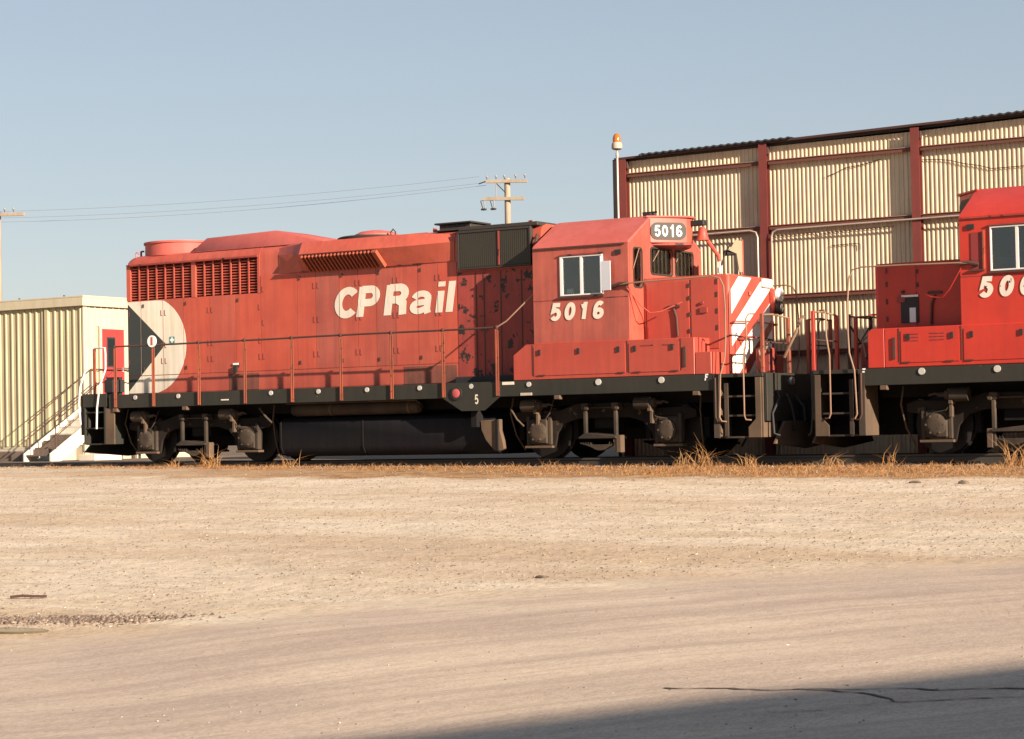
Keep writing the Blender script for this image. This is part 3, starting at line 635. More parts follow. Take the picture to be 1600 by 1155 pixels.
    rp = [(.08, 3.92), (.11, 3.97), (.95, 4.455), (1.1, 4.49), (2.0, 4.49), (2.15, 4.455), (2.99, 3.97), (3.02, 3.92)]
    wall = [(.13, 1.47), (.13, 3.90), (.95, 4.40), (2.15, 4.40), (2.97, 3.90), (2.97, 1.47)]
    Wf = [rrect(.27, .60, 3.12, 3.84, .07), rrect(.95, 1.80, 3.40, 3.88, .07), rrect(1.93, 2.66, 3.40, 3.88, .07)]
    cq.prism([(.13, 1.47), (.13, 3.91), (.16, 3.93), (.95, 4.43), (2.15, 4.43), (2.94, 3.93), (2.97, 3.91), (2.97, 1.47)], 'x', 2.43, 2.482, holes=Wf)
    cq.prism(wall, 'x', .45, .49, holes=[rrect(.3, .55, 3.2, 3.7, .05)])
    cab = part(cq, 'cab', cab_red)
    M().prism([(.131, 1.48), (.131, 3.90), (.75, 4.28), (.75, 1.48)], 'x', 2.4835, 2.487, holes=[Wf[0]]).build('front_plate', 'nose_red' if second else 'faded_red', cab)
    q = M().prism(rp + [(2.97, 3.90), (2.15, 4.41), (.95, 4.41), (.13, 3.90)], 'x', .44, 2.49); q.build('cab_roof', roof_red, cab, .01)
    for s in (0, 1):
        q = M(); sbox(q, s, .47, 2.42, .045, .085, 3.895, 3.92); q.build('rain_gutter', 'rail_dark' if not second else 'chipped_red', cab)
        q = M(); sbox(q, s, .46, 2.47, .062, .082, 2.13, 2.16); q.build('ledge', red, cab)
        q = M(); sbox(q, s, .46, 2.47, .074, .082, 2.935, 2.947); q.build('panel_seam', 'chipped_red', cab)
        q = M(); sbox(q, s, 2.22, 2.34, .05, .08, 3.72, 3.80); q.build('marker_lamp', 'rubber', cab)
        f = Yf(s); a, b_ = sorted((f(.055), f(.11))); x0, x1, z0, z1 = Wn
        w_ = M().prism([(x0 - .02, z0 - .012), (x1 + .012, z0 - .012), (x1 + .012, z1 + .012), (x0 - .02, z1 + .012)], 'y', a, b_, holes=[[(x0 + .03, z0 + .012), (x1 - .008, z0 + .012), (x1 - .008, z1 - .012), (x0 + .03, z1 - .012)]]).build('side_window', 'window_frame', cab)
        xm = (x0 + x1) / 2
        q = M(); sbox(q, s, xm - .028, xm + .018, .06, .10, z0 + .012, z1 - .012); q.build('mullion', 'window_frame', w_)
        for xa, xb, yy_ in ((x0 + .03, xm - .028, .085), (xm + .018, x1 - .008, .09)):
            q = M(); sbox(q, s, xa, xb, yy_, yy_ + .005, z0 + .012, z1 - .012); q.build('pane', 'glass', w_)
        q = M(); sbox(q, s, x0 - .06, x1 + .04, .03, .08, z0 - .05, z0 - .02); q.build('window_sill', 'rail_dark', w_)
        q = M(); sbox(q, s, x0 - .02, x1 + .03, .035, .08, z1 + .022, z1 + .045); q.build('window_drip', 'chipped_red', w_)
        if second:
            q = M(); sbox(q, s, 2.08, 2.28, .066, .08, 3.05, 3.66); q.build('blanked_window', 'shade_red', cab); q = M(); sbox(q, s, 2.05, 2.078, .04, .08, 3.05, 3.68); q.build('window_edge', 'rail_orange', cab); q = M(); sbox(q, s, 2.06, 2.30, .03, .08, 3.02, 3.05); q.build('window_sill', 'rail_dark', cab)
        q = M(); sbox(q, s, 1.975, 2.17, -.03, -.018, 3.06, 3.60); sbox(q, s, 1.95, 1.975, -.03, .06, 3.02, 3.70); wd = q.build('wind_deflector', 'aluminium', cab, .003) if not second else None
    for h in Wf:
        ys = [p[0] for p in h]; zs = [p[1] for p in h]
        wf = M().prism(rrect(min(ys) - .02, max(ys) + .02, min(zs) - .02, max(zs) + .02, .08), 'x', 2.4875, 2.498, holes=[rrect(min(ys) + .012, max(ys) - .012, min(zs) + .012, max(zs) - .012, .06)]).build('front_window', 'olive_black', cab)
        M().box(2.455, 2.46, min(ys) + .001, max(ys) - .001, min(zs) + .001, max(zs) - .001).build('pane', 'glass', wf)
    for y0, z0, y1, z1 in ((.20, 3.45, .42, 3.83), (.97, 3.62, 1.2, 3.84), (1.9, 3.66, 2.05, 3.84)):
        M().tube([(2.52, y0, z0), (2.53, y1, z1)], .008, 6).build('wiper', 'rail_cream', cab)
    # interior
    M().box(.52, 2.40, .16, 2.94, 1.48, 2.30).build('cab_floor', 'interior', cab)
    M().box(.495, .50, .60, 2.95, 2.30, 3.88).build('rear_lining', 'lining_beige', cab)
    M().box(1.05, 1.45, .32, .75, 2.30, 3.12).build('driver_seat', 'seat_dark', cab, .06)
    M().box(1.65, 2.2, .35, 1.0, 2.3, 3.02).build('control_stand', 'interior', cab, .03)
    M().box(1.12, 1.28, .15, .20, 2.98, 3.15).build('paper_roll', 'sign_white', cab, .03)
    # number board housing with bell recess
    nb = [(2.485, .80), (2.50, .80), (2.93, 1.50), (2.93, 1.60), (2.50, 2.30), (2.485, 2.30)]
    nb = [(2.485, .90), (2.93, 1.56), (2.485, 2.22)]
    q = M().prism([(2.485, .93), (2.97, 1.50), (2.97, 1.72), (2.485, 2.60)], 'z', 3.97, 4.44); q.build('number_box', red, cab, .012)
    q = M().prism([(2.44, .88), (3.02, 1.47), (3.02, 1.74), (2.44, 2.62)], 'z', 4.44, 4.475); q.build('visor', roof_red, cab, .008)
    q = M().prism([(2.485, 1.02), (3.02, 1.5), (3.02, 1.62), (2.485, 2.1)], 'z', 3.93, 3.97); q.build('visor', 'chipped_red', cab)
    # board on the angled face
    A = Vector((2.485, .93, 0)); B = Vector((2.97, 1.50, 0)); dv = (B - A).normalized(); nv2 = Vector((dv.y, -dv.x, 0))
    L_ = (B - A).length
    def onboard(pts, off, th):
        vs = [tuple(A + dv * u + nv2 * (off) + Vector((0, 0, z))) for u, z in pts] + [tuple(A + dv * u + nv2 * (off + th) + Vector((0, 0, z))) for u, z in pts]
        n = len(pts); tr_ = tessellate_polygon([[Vector((p[0], p[1], 0)) for p in pts]])
        return M().add(vs, [tuple(a) for a in tr_] + [tuple(i + n for i in a) for a in tr_] + [(i, (i + 1) % n, (i + 1) % n + n, i + n) for i in range(n)])
    bd = onboard(rrect(.015, L_ - .02, 4.03, 4.35, .13, 6), .002, .012).build('number_board', 'olive_black', cab)
    if not second:
        u = .085
        for ch in '5016':
            strokes, adv = GL[ch]
            for st in strokes:
                P2 = [Vector(p) for p in st]; closed = (P2[0] - P2[-1]).length < 1e-4; n = len(P2)
                for i in range(n - 1):
                    d = (P2[i + 1] - P2[i]).normalized(); nr = Vector((-d.y, d.x)) * .085; e_ = d * .03
                    poly = [P2[i] + nr - e_, P2[i] - nr - e_, P2[i + 1] - nr + e_, P2[i + 1] + nr + e_]
                    CH.setdefault(ch, M()); o_ = .0145 + .00025 * i
                    vs = [tuple(A + dv * (u + p.x * .19) + nv2 * o_ + Vector((0, 0, 4.085 + p.y * .215))) for p in poly]; CH[ch].add(vs, [(0, 1, 2, 3)])
            k_ = CH.pop(ch).build('digit', 'sign_white', bd); k_['label'] = 'number board character %s' % ch; u += adv * .19 + .024
    # bell and horn bracket
    if not second:
        q = M().lathe((3.18, 1.72, 4.02), [(.13, 0), (.115, .03), (.09, .12), (.075, .2), (.04, .25), (.01, .26)], 20); part(q, 'bell', red)
        part(M().box(2.80, 3.24, 1.64, 1.80, 4.30, 4.40), 'bell_bracket', 'rubber', .01)
        part(M().tube([(3.25, 1.75, 4.03), (3.45, 1.82, 3.72), (3.47, 1.82, 3.62)], .04), 'bell_arm', red)
        part(M().cyl((3.47, 1.82, 3.26), (3.47, 1.82, 3.62), .022, 8).cyl((3.47, 1.82, 3.40), (3.47, 1.82, 3.5), .04, 8), 'antenna_base', 'aluminium')
        part(M().box(2.25, 2.40, 1.1, 1.3, 4.49, 4.55).tube([(2.2, 1.2, 4.56), (2.5, 1.2, 4.56)], .018), 'horn', 'rubber')
        # mirror and wind wing on the far side of the nose
        part(M().prism([(2.36, 3.44), (2.50, 3.44), (2.50, 4.03), (2.24, 4.04), (1.95, 3.82), (2.26, 3.78)], 'x', 3.60, 3.615), 'wind_wing', 'wing_beige')
        part(M().box(3.595, 3.62, 2.50, 2.54, 3.40, 4.06), 'wing_frame', red)
        part(M().tube([(3.47, 1.9, 3.55), (3.5, 2.0, 3.80), (3.55, 2.1, 3.92), (3.6, 2.4, 4.04)], .016), 'wing_arm', 'rubber')
        part(M().cyl((3.50, 2.0, 3.78), (3.56, 2.25, 3.80), .055, 12), 'spot_lamp', 'rubber')
        part(M().box(3.5, 3.95, 2.0, 2.3, 3.275, 3.31), 'nose_vent', 'rubber')
    # --- short hood
    npr = [(2.495, .63), (4.17, .63), (4.21, .645), (4.23, .69), (4.23, 2.41), (4.21, 2.455), (4.17, 2.47), (2.495, 2.47)]
    q = M().prism(npr, 'z', 1.465, 3.26); nose = part(q, 'short_hood', nose_red, .02)
    q = M().prism([(2.5, .66), (4.16, .66), (4.2, .70), (4.2, 2.40), (4.16, 2.44), (2.5, 2.44)], 'z', 3.26, 3.285); q.build('nose_roof', red, nose)
    for s in (0, 1):
        q = M(); sbox(q, s, 2.56, 3.42, .618, .630, 2.16, 3.19); q.build('nose_door', nose_red, nose)
        q = M(); sbox(q, s, 3.47, 4.02, .618, .630, 1.95, 3.22); nd = q.build('nose_door', nose_red, nose)
        for z in (2.25, 2.55, 2.85, 3.08):
            q = M(); sbox(q, s, 3.42, 3.46, .60, .618, z, z + .07); q.build('hinge', 'rail_dark', nd)
            q = M(); sbox(q, s, 3.98, 4.01, .605, .618, z + .03, z + .12); q.build('hinge', 'rail_dark', nd)
        q = M(); f = Yf(s); q.cyl((3.70, f(.58), 2.78), (3.70, f(.62), 2.78), .03, 10); sbox(q, s, 3.66, 3.80, .585, .618, 2.60, 2.70); q.build('latch', 'chipped_red', nd, .0)
        q = M(); sbox(q, s, 3.0, 3.25, .585, .618, 2.72, 2.76); q.tube([(3.12, f(.6), 2.70), (3.18, f(.59), 2.55), (3.20, f(.59), 2.20)], .022); q.build('sand_filler', 'rail_dark', nose)
        q = M(); sbox(q, s, 3.44, 3.50, .57, .618, 1.75, 2.12); q.build('grab_iron', 'rail_dark', nose)
    if second:
        nc = M().box(3.42, 3.74, .600, .617, 2.24, 2.68).build('light_niche', 'rubber', nose)
        M().box(3.47, 3.58, .590, .599, 2.25, 2.50).build('niche_panel', 'aluminium', nc); M().box(3.42, 3.72, .585, .599, 2.685, 2.72).build('niche_trim', 'window_frame', nc)
    # diagonal stripes on the nose front
    def fst(pts):
        q = M().prism(pts, 'x', 4.232, 4.235); return q.build('stripe', 'stripe_white', nose)
    fst([(.70, 2.56), (.70, 3.0), (1.02, 3.25), (1.56, 3.25)])
    fst([(.70, 1.98), (.70, 2.32), (2.02, 3.25), (2.40, 3.25), (2.40, 3.10), (2.05, 2.86)])
    fst([(.70, 1.50), (.70, 1.76), (2.40, 2.86), (2.40, 2.52), (.98, 1.50)])
    fst([(1.38, 1.50), (1.62, 1.50), (2.40, 2.02), (2.40, 2.33), (2.05, 2.06)])
    if second is False:
        M().prism([(.635, 1.52), (.66, 1.52), (.66, 3.0), (.635, 2.9)], 'x', 4.215, 4.22).build('nose_edge', red, nose)
    # twin headlights on the hood front
    q = M().prism([(4.225, 2.60), (4.30, 2.60), (4.34, 2.75), (4.34, 3.08), (4.225, 3.10)], 'y', 2.33, 2.50); hb = part(q, 'headlight_housing', red, .02)
    for z, rr in ((2.975, .13), (2.73, .125)):
        q = M().lathe((4.32, 2.46, z), [(.10, 0), (rr, .03), (rr, .09), (rr - .03, .10)], 22, 'x'); h_ = part(q, 'headlight', 'chrome_rim' if z > 2.9 else 'roof_black')
        M().lathe((4.415, 2.46, z), [(rr - .035, 0), (.06, .015), (.01, .02)], 18, 'x').build('lens', 'lamp_glass', h_)
    part(M().box(4.23, 4.30, 1.95, 2.35, 3.10, 3.26), 'nose_cap', 'stripe_white', .02)
    M().box(4.235, 4.27, 1.42, 1.50, 2.92, 3.0).build('nose_latch', red, nose, .01)
    # --- front platform, steps, pilot
    part(M().box(4.20, 5.14, .02, 3.08, 1.40, 1.468), 'front_platform', 'sill_black', .006)
    part(M().box(5.14, 5.20, .06, 3.04, .62, 1.46), 'end_beam', 'sill_black', .006)
    part(M().prism([(.62, .62), (3.04 - .5, .62), (2.90, .22), (1.55, .12), (.2, .22)], 'x', 5.22, 5.28), 'pilot_plate', 'brown_grime', .01)
    for s in (0, 1):
        f = Yf(s)
        q = M(); sbox(q, s, 4.20, 4.235, .0, .62, .34, 1.40); st = part(q, 'step_side', 'brown_grime')
        q = M(); sbox(q, s, 4.19, 4.30, -.006, .02, .34, 1.46); q.build('side_flange', 'truck_dirt', st)
        q = M(); sbox(q, s, 4.40, 4.47, -.006, .02, .36, 1.30); q.build('side_flange', 'truck_dirt', st)
        a, b_ = sorted((f(.0), f(.62)))
        q = M().prism([(4.88, .34), (5.12, .34), (5.12, 1.39), (4.98, 1.39), (4.98, .66), (4.88, .52)], 'y', a + (.0), a + .03 if s == 0 else b_); q = M().prism([(4.86, .34), (5.10, .34), (5.10, 1.39), (5.0, 1.39), (5.0, .66), (4.86, .52)], 'y', *((.0, .03) if s == 0 else (3.07, 3.1))); q.build('side_flange', 'brown_grime', st)
        q = M(); sbox(q, s, 5.09, 5.13, .03, .62, .34, 1.39); q.build('step_side', 'brown_grime', st)
        for z in (.36, .74, 1.08):
            q = M(); sbox(q, s, 4.24, 5.08, .03, .45, z - .03, z); q.build('step_tread', 'truck_dirt', st)
        q = M(); sbox(q, s, 4.24, 5.08, .60, .615, .36, 1.39); q.build('step_back', 'under_dark', st)
        # grab rails by the steps
        part(M().tube([(2.28, f(.02), 3.15), (2.5, f(.0), 3.17), (3.4, f(.0), 3.19), (4.20, f(.0), 3.20), (4.36, f(.0), 3.16), (4.43, f(.0), 3.02), (4.46, f(-.01), 2.6), (4.46, f(-.02), 2.1), (4.44, f(-.03), 1.75), (4.35, f(-.04), 1.45), (4.32, f(-.04), .70), (4.36, f(-.04), .63), (4.44, f(-.0), .62)], .014), 'grab_rail', 'rail_cream')
        part(M().tube([(4.24, f(-.03), 1.40), (4.24, f(-.03), .70), (4.28, f(-.02), .62), (4.36, f(-.0), .61)], .018), 'grab_rail', 'rail_dark')
        part(M().tube([(2.15, f(.05), 3.13), (2.32, f(.03), 3.17), (2.5, f(.03), 3.16)], .035), 'rail_bracket', 'rail_dark')
        part(M().tube([(2.45, f(.06), 3.10), (2.7, f(.15), 2.75), (2.85, f(.2), 2.62), (3.05, f(.25), 2.64), (3.4, f(.4), 2.80)], .012), 'hose', red)
        part(M().tube([(5.0, f(.05), 2.50), (4.90, f(.0), 2.50), (4.86, f(-.02), 2.42), (4.86, f(-.02), 2.05), (4.80, f(-.04), 1.72), (4.80, f(-.04), .72), (4.83, f(-.04), .65), (4.92, f(.0), .64)], .015), 'grab_rail', 'rail_cream' if not second else 'rail_cream')
        q = M(); sbox(q, s, 5.10, 5.16, .03, .09, 1.468, 2.50); part(q, 'end_post', 'rail_orange' if not second else 'fresh_red', .006)
        q = M(); sbox(q, s, 5.12, 5.18, 1.08, 1.15, 1.468, 2.46); part(q, 'end_post', 'rail_orange' if not second else 'fresh_red', .006)
        part(M().tube([(5.13, f(.06), 2.48), (5.14, f(.5), 2.50), (5.15, f(1.11), 2.46)], .017), 'end_rail', 'rail_cream')
        part(M().tube([(5.13, f(.06), 2.0), (5.15, f(1.11), 2.0)], .014), 'end_rail', 'rail_dark')
        part(M().tube([(4.24, f(.66), 2.40), (4.32, f(.64), 2.42), (4.32, f(1.3), 2.44), (4.24, f(1.32), 2.44)], .014), 'grab_iron', red)
        part(M().tube([(4.24, f(.9), 2.12), (4.34, f(.9), 2.13), (4.34, f(1.8), 2.16), (4.24, f(1.82), 2.16)], .012), 'grab_iron', 'chipped_red')
        q = M().lathe((5.20, f(1.05), 1.33), [(.05, -.02), (.075, .0), (.07, .05), (.02, .06)], 16, 'x'); part(q, 'ditch_light', 'lamp_glass')
        part(M().tube([(5.2, f(.85), 1.1), (5.32, f(.8), .9), (5.36, f(.85), .6), (5.30, f(.9), .45)], .025), 'brake_hose', 'rubber')
        part(M().tube([(5.21, f(1.25), 1.05), (5.36, f(1.25), .85), (5.40, f(1.2), .6)], .025), 'brake_hose', 'rubber')
        part(M().tube([(5.2, f(.45), 1.15), (5.3, f(.35), 1.02), (5.23, f(.2), .75), (5.26, f(.18), .40), (5.34, f(.25), .36)], .022), 'brake_hose', 'rubber')
    part(M().tube([(4.6, 1.2, 1.5), (4.55, 1.15, 1.9), (4.6, 1.3, 2.1), (4.7, 1.2, 2.0), (4.6, 1.1, 1.7)], .018), 'cable', 'rail_cream')
    part(M().box(4.45, 4.75, 1.2, 1.5, 1.47, 1.95), 'brake_stand', 'chipped_red', .03)
    part(M().box(5.2, 5.45, 1.38, 1.72, .62, 1.0), 'coupler_pocket', 'under_dark', .02)
    cq_ = M().box(5.3, 5.50, 1.44, 1.66, .70, .92).box(5.48, 5.68, 1.36, 1.74, .66, .97); part(cq_, 'coupler', 'brown_grime', .03)
    # --- rear platform
    part(M().box(-10.9, -10.14, .03, 3.07, 1.40, 1.468), 'rear_platform', 'sill_black', .006)
    part(M().box(-11.0, -10.9, .05, 3.05, .62, 1.46), 'end_beam', 'sill_black', .01)
    part(M().prism([(.62, .62), (2.5, .62), (2.90, .25), (1.55, .15), (.2, .25)], 'x', -11.06, -11.0), 'pilot_plate', 'sill_black')
    for s in (0, 1):
        f = Yf(s)
        q = M(); sbox(q, s, -10.86, -10.83, .0, .6, .42, 1.40); st = part(q, 'step_side', 'sill_black')
        q = M(); sbox(q, s, -10.88, -10.20, -.004, .014, 1.22, 1.50); q.build('side_flange', 'sill_black', st)
        q = M(); sbox(q, s, -10.26, -10.0, .01, .04, .42, 1.18); q.build('side_flange', 'brown_grime', st)
        q = M(); sbox(q, s, -10.28, -10.24, .0, .6, .42, 1.40); q.build('step_side', 'sill_black', st)
        for z in (.44, .78, 1.12):
            q = M(); sbox(q, s, -10.83, -10.28, .03, .4, z - .03, z); q.build('step_tread', 'sill_black', st)
        q = M(); sbox(q, s, -10.83, -10.28, .56, .58, .44, 1.39); q.build('step_back', 'under_dark', st)
        part(M().tube([(-10.34, f(.0), 2.48), (-10.22, f(-.01), 2.47), (-10.20, f(-.02), 2.35), (-10.20, f(-.02), 2.02), (-10.36, f(-.04), 1.66), (-10.44, f(-.04), 1.2), (-10.46, f(-.04), .75)], .021), 'grab_rail', 'rail_white')
        part(M().tube([(-10.72, f(-.0), 2.47), (-10.74, f(-.02), 2.1), (-10.92, f(-.04), 1.66), (-10.96, f(-.04), 1.3), (-10.93, f(-.03), .85)], .021), 'grab_rail', 'rail_white')
        q = M(); sbox(q, s, -10.60, -10.54, .02, .06, 1.47, 2.47); part(q, 'end_post', 'rail_orange')
        part(M().tube([(-10.34, f(.0), 2.48), (-10.57, f(.04), 2.48)], .02), 'end_rail', 'rail_white')
        part(M().tube([(-11.0, f(.6), 1.3), (-11.14, f(.5), 1.1), (-11.12, f(.5), .8)], .025), 'brake_hose', 'rubber')
    part(M().box(-11.5, -11.1, 1.40, 1.70, .68, .95).box(-11.1, -11.0, 1.3, 1.8, .6, 1.0), 'coupler', 'brown_grime', .03)
    return hood, cab, nose, ED1, ED2
L1 = thing('diesel_locomotive', 'faded red diesel locomotive numbered 5016 with white CP Rail lettering, whole length in view', 'locomotive', (-2.9, 1.55, 0), 'red diesel locomotives on the track')
hood, cab, nose, ED1, ED2 = loco(L1, 'faded_red', 'hood_red', 'cab_red', 'roof_red', 'nose_red')
cuts = ED1 + ED2
# multimark at the rear of the hood
yb = .6285; NC = (-9.54, 2.51)
wht = [(-10.13, 3.47)] + [(-10.0, 3.475), (-9.3, 3.475)] + [(NC[0] + 1.04 * math.cos(a), NC[1] + 1.04 * math.sin(a)) for a in [R(66 - 132 * i / 30) for i in range(31)]] + [(-9.3, 1.50), (-10.08, 1.50), (-10.13, 1.60)]
wht = [(x, min(max(z, 1.50), 3.472)) for x, z in wht]
tri = [(-10.13, 3.42), (-9.07, 2.53), (-10.13, 1.54)]
wpoly = [(-10.13, 3.47)] + wht[1:34] + [(-9.3, 1.50), (-10.10, 1.50)] + [(-10.10, 1.57), (-9.07, 2.53)]
def above(pts): return pts
for dz0, dz1 in ((1.50, 1.865), (1.88, 3.472)):
    def clip(poly, z0, z1):
        def half(pl, keep, zc):
            out = []
            for i in range(len(pl)):
                a, b_ = pl[i], pl[(i + 1) % len(pl)]; ka, kb = keep(a[1]), keep(b_[1])
                if ka: out.append(a)
                if ka != kb: s_ = (zc - a[1]) / (b_[1] - a[1]); out.append((a[0] + (b_[0] - a[0]) * s_, zc))
            return out
        return half(half(poly, lambda z: z >= z0, z0), lambda z: z <= z1, z1)
    full = [(-10.13, 3.47), (-9.3, 3.472)] + [(NC[0] + 1.04 * math.cos(a), NC[1] + 1.04 * math.sin(a)) for a in [R(66 - 132 * i / 30) for i in range(31)]] + [(-9.3, 1.50), (-10.13, 1.50)]
    full = [(x, min(max(z, 1.5), 3.472)) for x, z in full]
    c_ = clip(full, dz0, dz1); t_ = clip(tri, dz0, dz1)
    flat('white_half_disc', 'dusty_white', hood, c_, yb if dz0 > 1.6 else .6315, cuts, .0015)
    flat('black_triangle', 'mark_black', hood, t_, (yb if dz0 > 1.6 else .6315) - .0025, cuts, .0015)
flat('first_aid_sign', 'teal_sign', hood, rrect(-8.96, -8.82, 2.54, 2.68, .01, 1), yb - .006)
flat('sign_cross', 'sign_white', hood, [(-8.945, 2.59), (-8.945, 2.63), (-8.91, 2.63), (-8.91, 2.665), (-8.87, 2.665), (-8.87, 2.63), (-8.835, 2.63), (-8.835, 2.59), (-8.87, 2.59), (-8.87, 2.555), (-8.91, 2.555), (-8.91, 2.59)], yb - .009)
o = M().cyl((-8.85, -.05, 2.56), (-8.85, -.062, 2.56), .125, 24).build('marker_disc', 'sign_white', L1)
M().box(-8.875, -8.825, -.068, -.0625, 2.48, 2.65).build('disc_mark', 'cap_red', o)
box('tag_plate', 'sign_white', hood, -7.22, -7.08, .60, .612, 2.02, 2.06)
box('tag_pipe', 'rubber', hood, -7.19, -7.10, .57, .61, 1.86, 2.0)
# side lettering
xp = {'C': (-4.60, 1.20), 'P': (-4.04, 1.14), 'C': (-4.60, 1.22), 'R': (-3.37, 1.20), 'a': (-2.75, 1.30), 'i': (-2.13, 1.1), 'l': (-1.89, 1.1)}
for ch, (x, wx0) in xp.items(): glyph(ch, x, 2.875, .60, yb, hood, 'letter_white', .16, wx0, .20 if ch == 'a' else .25, cuts)
x = .80
for ch in '5016': glyph(ch, x, 2.565, .315, .0735, cab, 'letter_white', .17, 1.05, .25); x += .305
glyph('F', 4.02, 1.36, .115, -.001, L1, 'sign_white', .15, .9, .22)
glyph('5', -.84, 1.05, .19, -.0125, L1, 'dusty_white', 0, .7, .16)
# second locomotive, nose to nose with the first
XF = lambda x: 11.23 - x
L2 = thing('diesel_locomotive', 'bright red diesel locomotive cut off by the right edge, its number beginning 50', 'locomotive', (14.13, 1.55, 0), 'red diesel locomotives on the track')
h2, c2, n2, *_ = loco(L2, 'fresh_red', 'fresh_red', 'fresh_red', 'fresh_red', 'fresh_red', True)
XF = lambda x: x
x = 9.05
for ch in '5003': glyph(ch, x, 2.585, .33, .0735, c2, 'peel_white', .17, 1.05, .26); x += .345
glyph('F', 6.99, 1.36, .115, -.001, L2, 'sign_white', .15, .9, .22)
# cable looping between the two engines
q = M().tube([(5.16, .9, 1.75), (5.3, .82, 1.95), (5.45, .8, 2.2), (5.52, .8, 2.4), (5.6, .82, 2.46)], .028).build('jumper_hose', 'rail_cream'); tag(q, 'cream jumper hose looping up from the end post between the two locomotives', 'hose')
q = M().tube([(5.28, 1.4, .92), (5.5, 1.45, .80), (5.75, 1.5, .80), (5.95, 1.45, .92)], .03).build('brake_line', 'rubber'); tag(q, 'black rubber hose hanging above the couplers between the two locomotives', 'hose')
q = thing('crossover_gate', 'dark cross-braced chain gate on the platform of the bright red locomotive', 'gate', (5.9, 2.6, 1.47))
for x, y in ((5.93, 1.95), (5.93, 2.98)): box('gate_post', 'rail_dark', q, x, x + .05, y, y + .05, 1.47, 2.52)
for a, b_ in (((5.95, 1.98, 2.48), (5.95, 3.0, 2.48)), ((5.95, 1.98, 2.35), (5.95, 3.0, 1.7)), ((5.95, 1.98, 1.7), (5.95, 3.0, 2.35))): M().tube([a, b_], .018, 6).build('gate_bar', 'rail_dark', q)
# ------------------------------------------------------------------ corrugated shop building
YW = 4.45
sh = thing('engine_shop', 'tall yellow corrugated metal shop with dark red columns behind the locomotives', 'building', (9, YW, -.15))
def corr(x0, x1, z0, z1, par, pitch=.0865, amp=.008, ztop=None):
    n = max(2, int((x1 - x0) / pitch)); xs = []; ys = []
    for i in range(n):
        for u, v_ in ((0, 0), (.30, 0), (.44, 1), (.86, 1)): xs.append(x0 + (i + u) * (x1 - x0) / n); ys.append(v_)
    xs.append(x1); ys.append(0); vs = []
    for x, v_ in zip(xs, ys):
        vs += [(x, YW + amp * (v_ * 2 - 1), z0), (x, YW + amp * (v_ * 2 - 1), z1 if ztop is None else ztop(x))]
    return M().add(vs, [(2 * i, 2 * i + 2, 2 * i + 3, 2 * i + 1) for i in range(len(xs) - 1)]).build('corrugated_sheet', 'wall_yellow', par, smooth=10)
top = lambda x: 6.03 + .007 * x + (.0 if x < 6.3 else .016 * (x - 6.3))
COLX = [.08 + 3.16 * k for k in range(9)]; GR = [1.97, 3.08, 4.45, 5.74]
zs = [-.2] + GR
for k in range(8):
    xa, xb = COLX[k], COLX[k + 1]
    for j in range(4): 
        for x0, x1 in ((xa + .07, (xa + xb) / 2), ((xa + xb) / 2 + .001, xb - .06)): corr(x0, x1, zs[j] + (.0 if j else 0), zs[j + 1], sh)
    corr(xa + .07, xb - .06, 5.74, 6.1, sh, ztop=top)
for x in COLX:
    q = M().box(x - .085, x + .085, YW - .165, YW - .155, -.2, top(x) + .05).box(x - .085, x + .085, YW - .03, YW - .022, -.2, top(x)).box(x - .006, x + .006, YW - .155, YW - .03, -.2, top(x)); c_ = q.build('column', 'wall_red', sh)
    box('column_plate', 'fascia_dark', c_, x + .02, x + .11, YW - .15, YW - .05, top(x) - .16, top(x) - .02)
for k in range(8):
    xa, xb = COLX[k] + .088, COLX[k + 1] - .088
    for z in GR:
        g_ = M().box(xa, xb, YW - .105, YW - .095, z - .05, z + .02).build('girt', 'girt_dark', sh); M().box(xa, xb, YW - .125, YW - .02, z + .021, z + .034).build('girt_flange', 'girt_brown', g_)
# conduits with bends
for k in range(0, 8):
    xa, xb = COLX[k], COLX[k + 1]; pts = []
    if k >= 1:
        pts += [(xa + .17, YW - .19, 2.2), (xa + .17, YW - .19, 4.25), (xa + .20, YW - .19, 4.34), (xa + .30, YW - .19, 4.38)]
        pts += [(xb + 3.0, YW - .19, 4.40)] if k == 1 else []
        if k == 1: M().tube(pts, .018).build('conduit', 'conduit', sh)
    else:
        M().tube([(xa + 1.0, YW - .19, 4.385), (xb - .30, YW - .19, 4.40), (xb - .17, YW - .19, 4.36), (xb - .13, YW - .19, 4.26), (xb - .13, YW - .19, 2.2)], .018).build('conduit', 'conduit', sh)
# torn cladding seams and a patched opening
def seam(pts, name='cladding_tear'):
    return M().tube([(x, YW - .032, z) for x, z in pts], .008, 5).build(name, 'fascia_dark', sh)
def wx_(px, z): return px
seam([(4.55, 5.36), (4.75, 5.42), (4.95, 5.50), (5.2, 5.52), (5.5, 5.57), (5.65, 5.60)])
seam([(6.5, 5.52), (6.8, 5.50), (7.05, 5.46), (7.3, 5.38), (7.6, 5.32), (7.85, 5.24), (8.1, 5.24), (8.5, 5.24)])
seam([(3.35, 4.27), (4.3, 4.29), (4.4, 4.25), (4.6, 4.27), (5.0, 4.28), (5.9, 4.30)])
seam([(4.6, 4.01), (5.1, 4.02), (5.2, 4.0), (5.2, 3.9)])
M().prism([(-.10, 6.06), (9.5, 6.20), (26, 6.60), (26, 6.65), (9.5, 6.245), (-.10, 6.10)], 'y', YW - .17, YW + .03).build('roof_trim', 'fascia_dark', sh)
